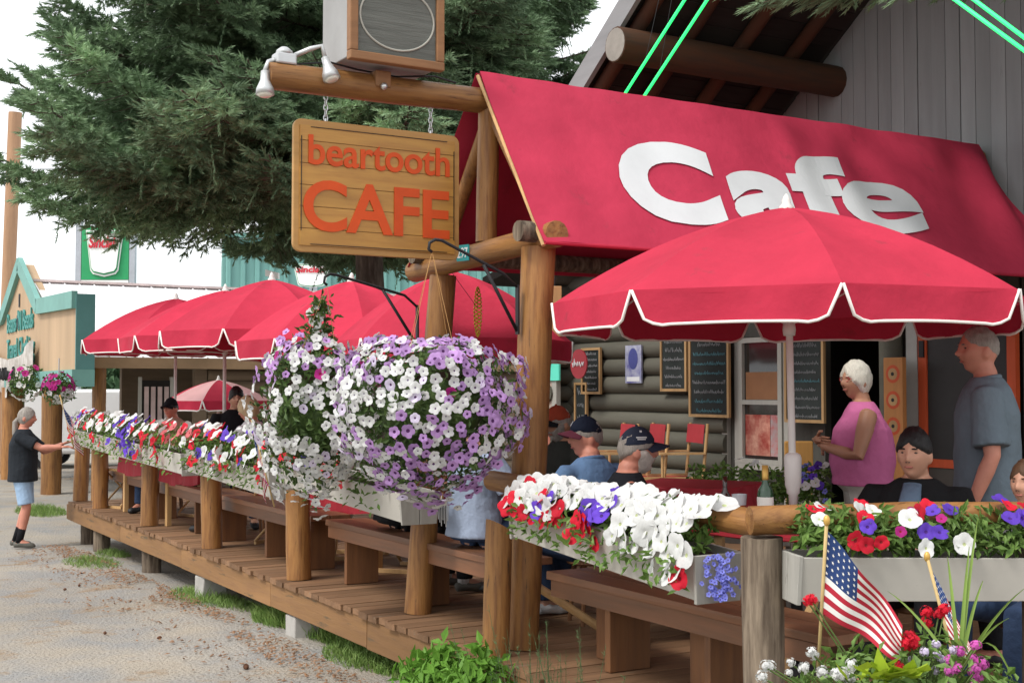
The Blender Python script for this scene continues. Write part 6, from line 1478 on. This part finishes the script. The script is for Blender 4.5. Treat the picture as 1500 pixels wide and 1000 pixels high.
smallbasket(86, 568, 20.3, .26, ('magenta', 'white'), 'small basket of magenta and white petunias at the shop post', 46, 2, 1.95)
smallbasket(40, 560, 24.5, .36, ('magenta', 'white'), 'leafy dark basket hanging below the cloth banner', 18, 3, 1.9)
# white van and far trees
def van(c, yaw, lab):
    t = thing('white_van', c, lab, 'van', rotz=yaw); WV = mat('van_white', (.80,.80,.80), .3, .03, spec=.5)
    side = [(-2.3, .35), (-2.3, 1.75), (-2.1, 2.0), (1.0, 2.0), (1.55, 1.35), (2.3, 1.15), (2.4, .4)]
    MB().prism([V(x, -.9, z) for x, z in side], (0, 1.8, 0)).build('body', WV, t, local=True, bevel=.08)
    GL = glassy('van_glass', (.05,.06,.07))
    for y in (-.905, .905):
        MB().prism([V(.95, y, 1.35), V(1.4, y, 1.35), V(1.0, y, 1.85), V(.4, y, 1.85), V(.4, y, 1.35)], (0, .01 * (1 if y > 0 else -1), 0)).build('side_window', GL, t, local=True)
    MB().prism([V(1.12, -.75, 1.9), V(1.60, -.75, 1.38), V(1.60, .75, 1.38), V(1.12, .75, 1.9)], (.03, 0, .03)).build('windscreen', GL, t, local=True)
    for x in (-1.5, 1.5):
        for y in (-.82, .82):
            w = MB(); w.tube([V(x, y - .1, .34), V(x, y + .1, .34)], .34, 18); wh = w.build('wheel', BLACKM, t, local=True); MB().tube([V(x, y - .105, .34), V(x, y + .105, .34)], .19, 14).build('rim', FLM, t, local=True)
    for y in (-.65, .65): MB().ball(V(2.36, y, .85), (.05, .14, .09)).build('headlight', CLEAR, t, local=True)
c = at(165, 600, 33); van((c.x, c.y, gz(33)), R(-20), 'white van parked beyond the porch posts')
pt = at(147, 600, 27); MB().tube([V(pt.x, pt.y, gz(27)), V(pt.x, pt.y, 2.2)], .09, 10).build('metal_post', SGREY, label='slim grey metal post in front of the white van', cat='post')
FOL = mat('far_foliage', (.07,.13,.06), .8, .35, 3, transl=.1)
def fartree(px, d, h, w, lab, seed):
    r = random.Random(seed); c = at(px, 580, d); t = thing('background_tree', (c.x, c.y, gz(50)), lab, 'tree', 'trees far beyond the shops'); pts = []
    MB().tube([V(c.x, c.y, gz(50)), V(c.x, c.y, h * .8)], [.25, .05], 8).build('trunk', BARK, t)
    for i in range(1500):
        z = r.random(); rr = w * (1 - z) ** .8 * math.sqrt(r.random()) * (1 + .3 * mnoise.noise((z * 6, i * .002, seed))); a = r.uniform(0, 6.28); pts.append((V(c.x + rr * math.cos(a), c.y + rr * math.sin(a), gz(50) + .5 + h * z), V(math.cos(a), math.sin(a), .3)))
    setp(leafcloud(pts, .55, r, wid=.7).build('crown', FOL, t), kind='stuff')
for i, (px, d, h, w, lab) in enumerate(((150, 52, 3.0, 1.6, 'dark conifer showing between the porch post and the log wall'), (196, 60, 3.3, 1.7, 'dark conifer beside the long building corner'), (70, 60, 2.8, 2.2, 'bushy tree seen between the shop posts'), (110, 70, 3.2, 2.4, 'bushy tree far behind the slim grey post'), (20, 75, 3.0, 2.6, 'bushy tree far beyond the shop porch'))): fartree(px, d, h, w, lab, i)
# floodlight on the roof edge, seen above the umbrella
c = at(399, 402, 23.5); t = thing('roof_floodlight', c, 'small white floodlight above the umbrellas on the white roof', 'floodlight')
MB().obox(c, _R * .12 - V(0, 0, .03), V(0, 0, .06), _F * .08).build('housing', SWH, t); MB().tube([c, V(c.x, c.y, 2.0)], .02, 6).build('stem', SGREY, t)
# near spruce standing right of the picture whose drooping tips hang into view
NB = thing('spruce_tree', (7.4, 2.2, -.4), 'spruce beside the cafe gable whose drooping tips hang before the eaves', 'tree')
MB().tube([V(7.4, 2.2, -.4), V(7.4, 2.2, 5), V(7.4, 2.2, 10)], [.3, .22, .08], 14).build('trunk', BARK, NB, smooth=True)
for (p, q) in ((V(7.4, 2.3, 5.6), at(1115, 20, 8.4)), (V(7.4, 2.3, 5.9), at(1195, 15, 8.4)), (V(7.4, 2.2, 6.2), at(1165, -30, 8.8)), (V(7.4, 2.2, 5.5), at(1318, 5, 7.6)), (V(7.4, 2.2, 6.4), at(1080, -5, 8.6))):
    p2 = q + V(0, 0, .12); d = p2 - p; L = d.length; az = math.atan2(d.y, d.x); el = math.asin(d.z / L); sc = L / 3.4
    inst('branch', BR[int(L * 10) % 4], NB, Matrix.Translation(p - _wloc(NB)) @ Matrix.Rotation(az, 4, 'Z') @ Matrix.Rotation(-el - .26 / L, 4, 'Y') @ Matrix.Diagonal((sc, .62, .62, 1)))
bpy.context.view_layer.update()
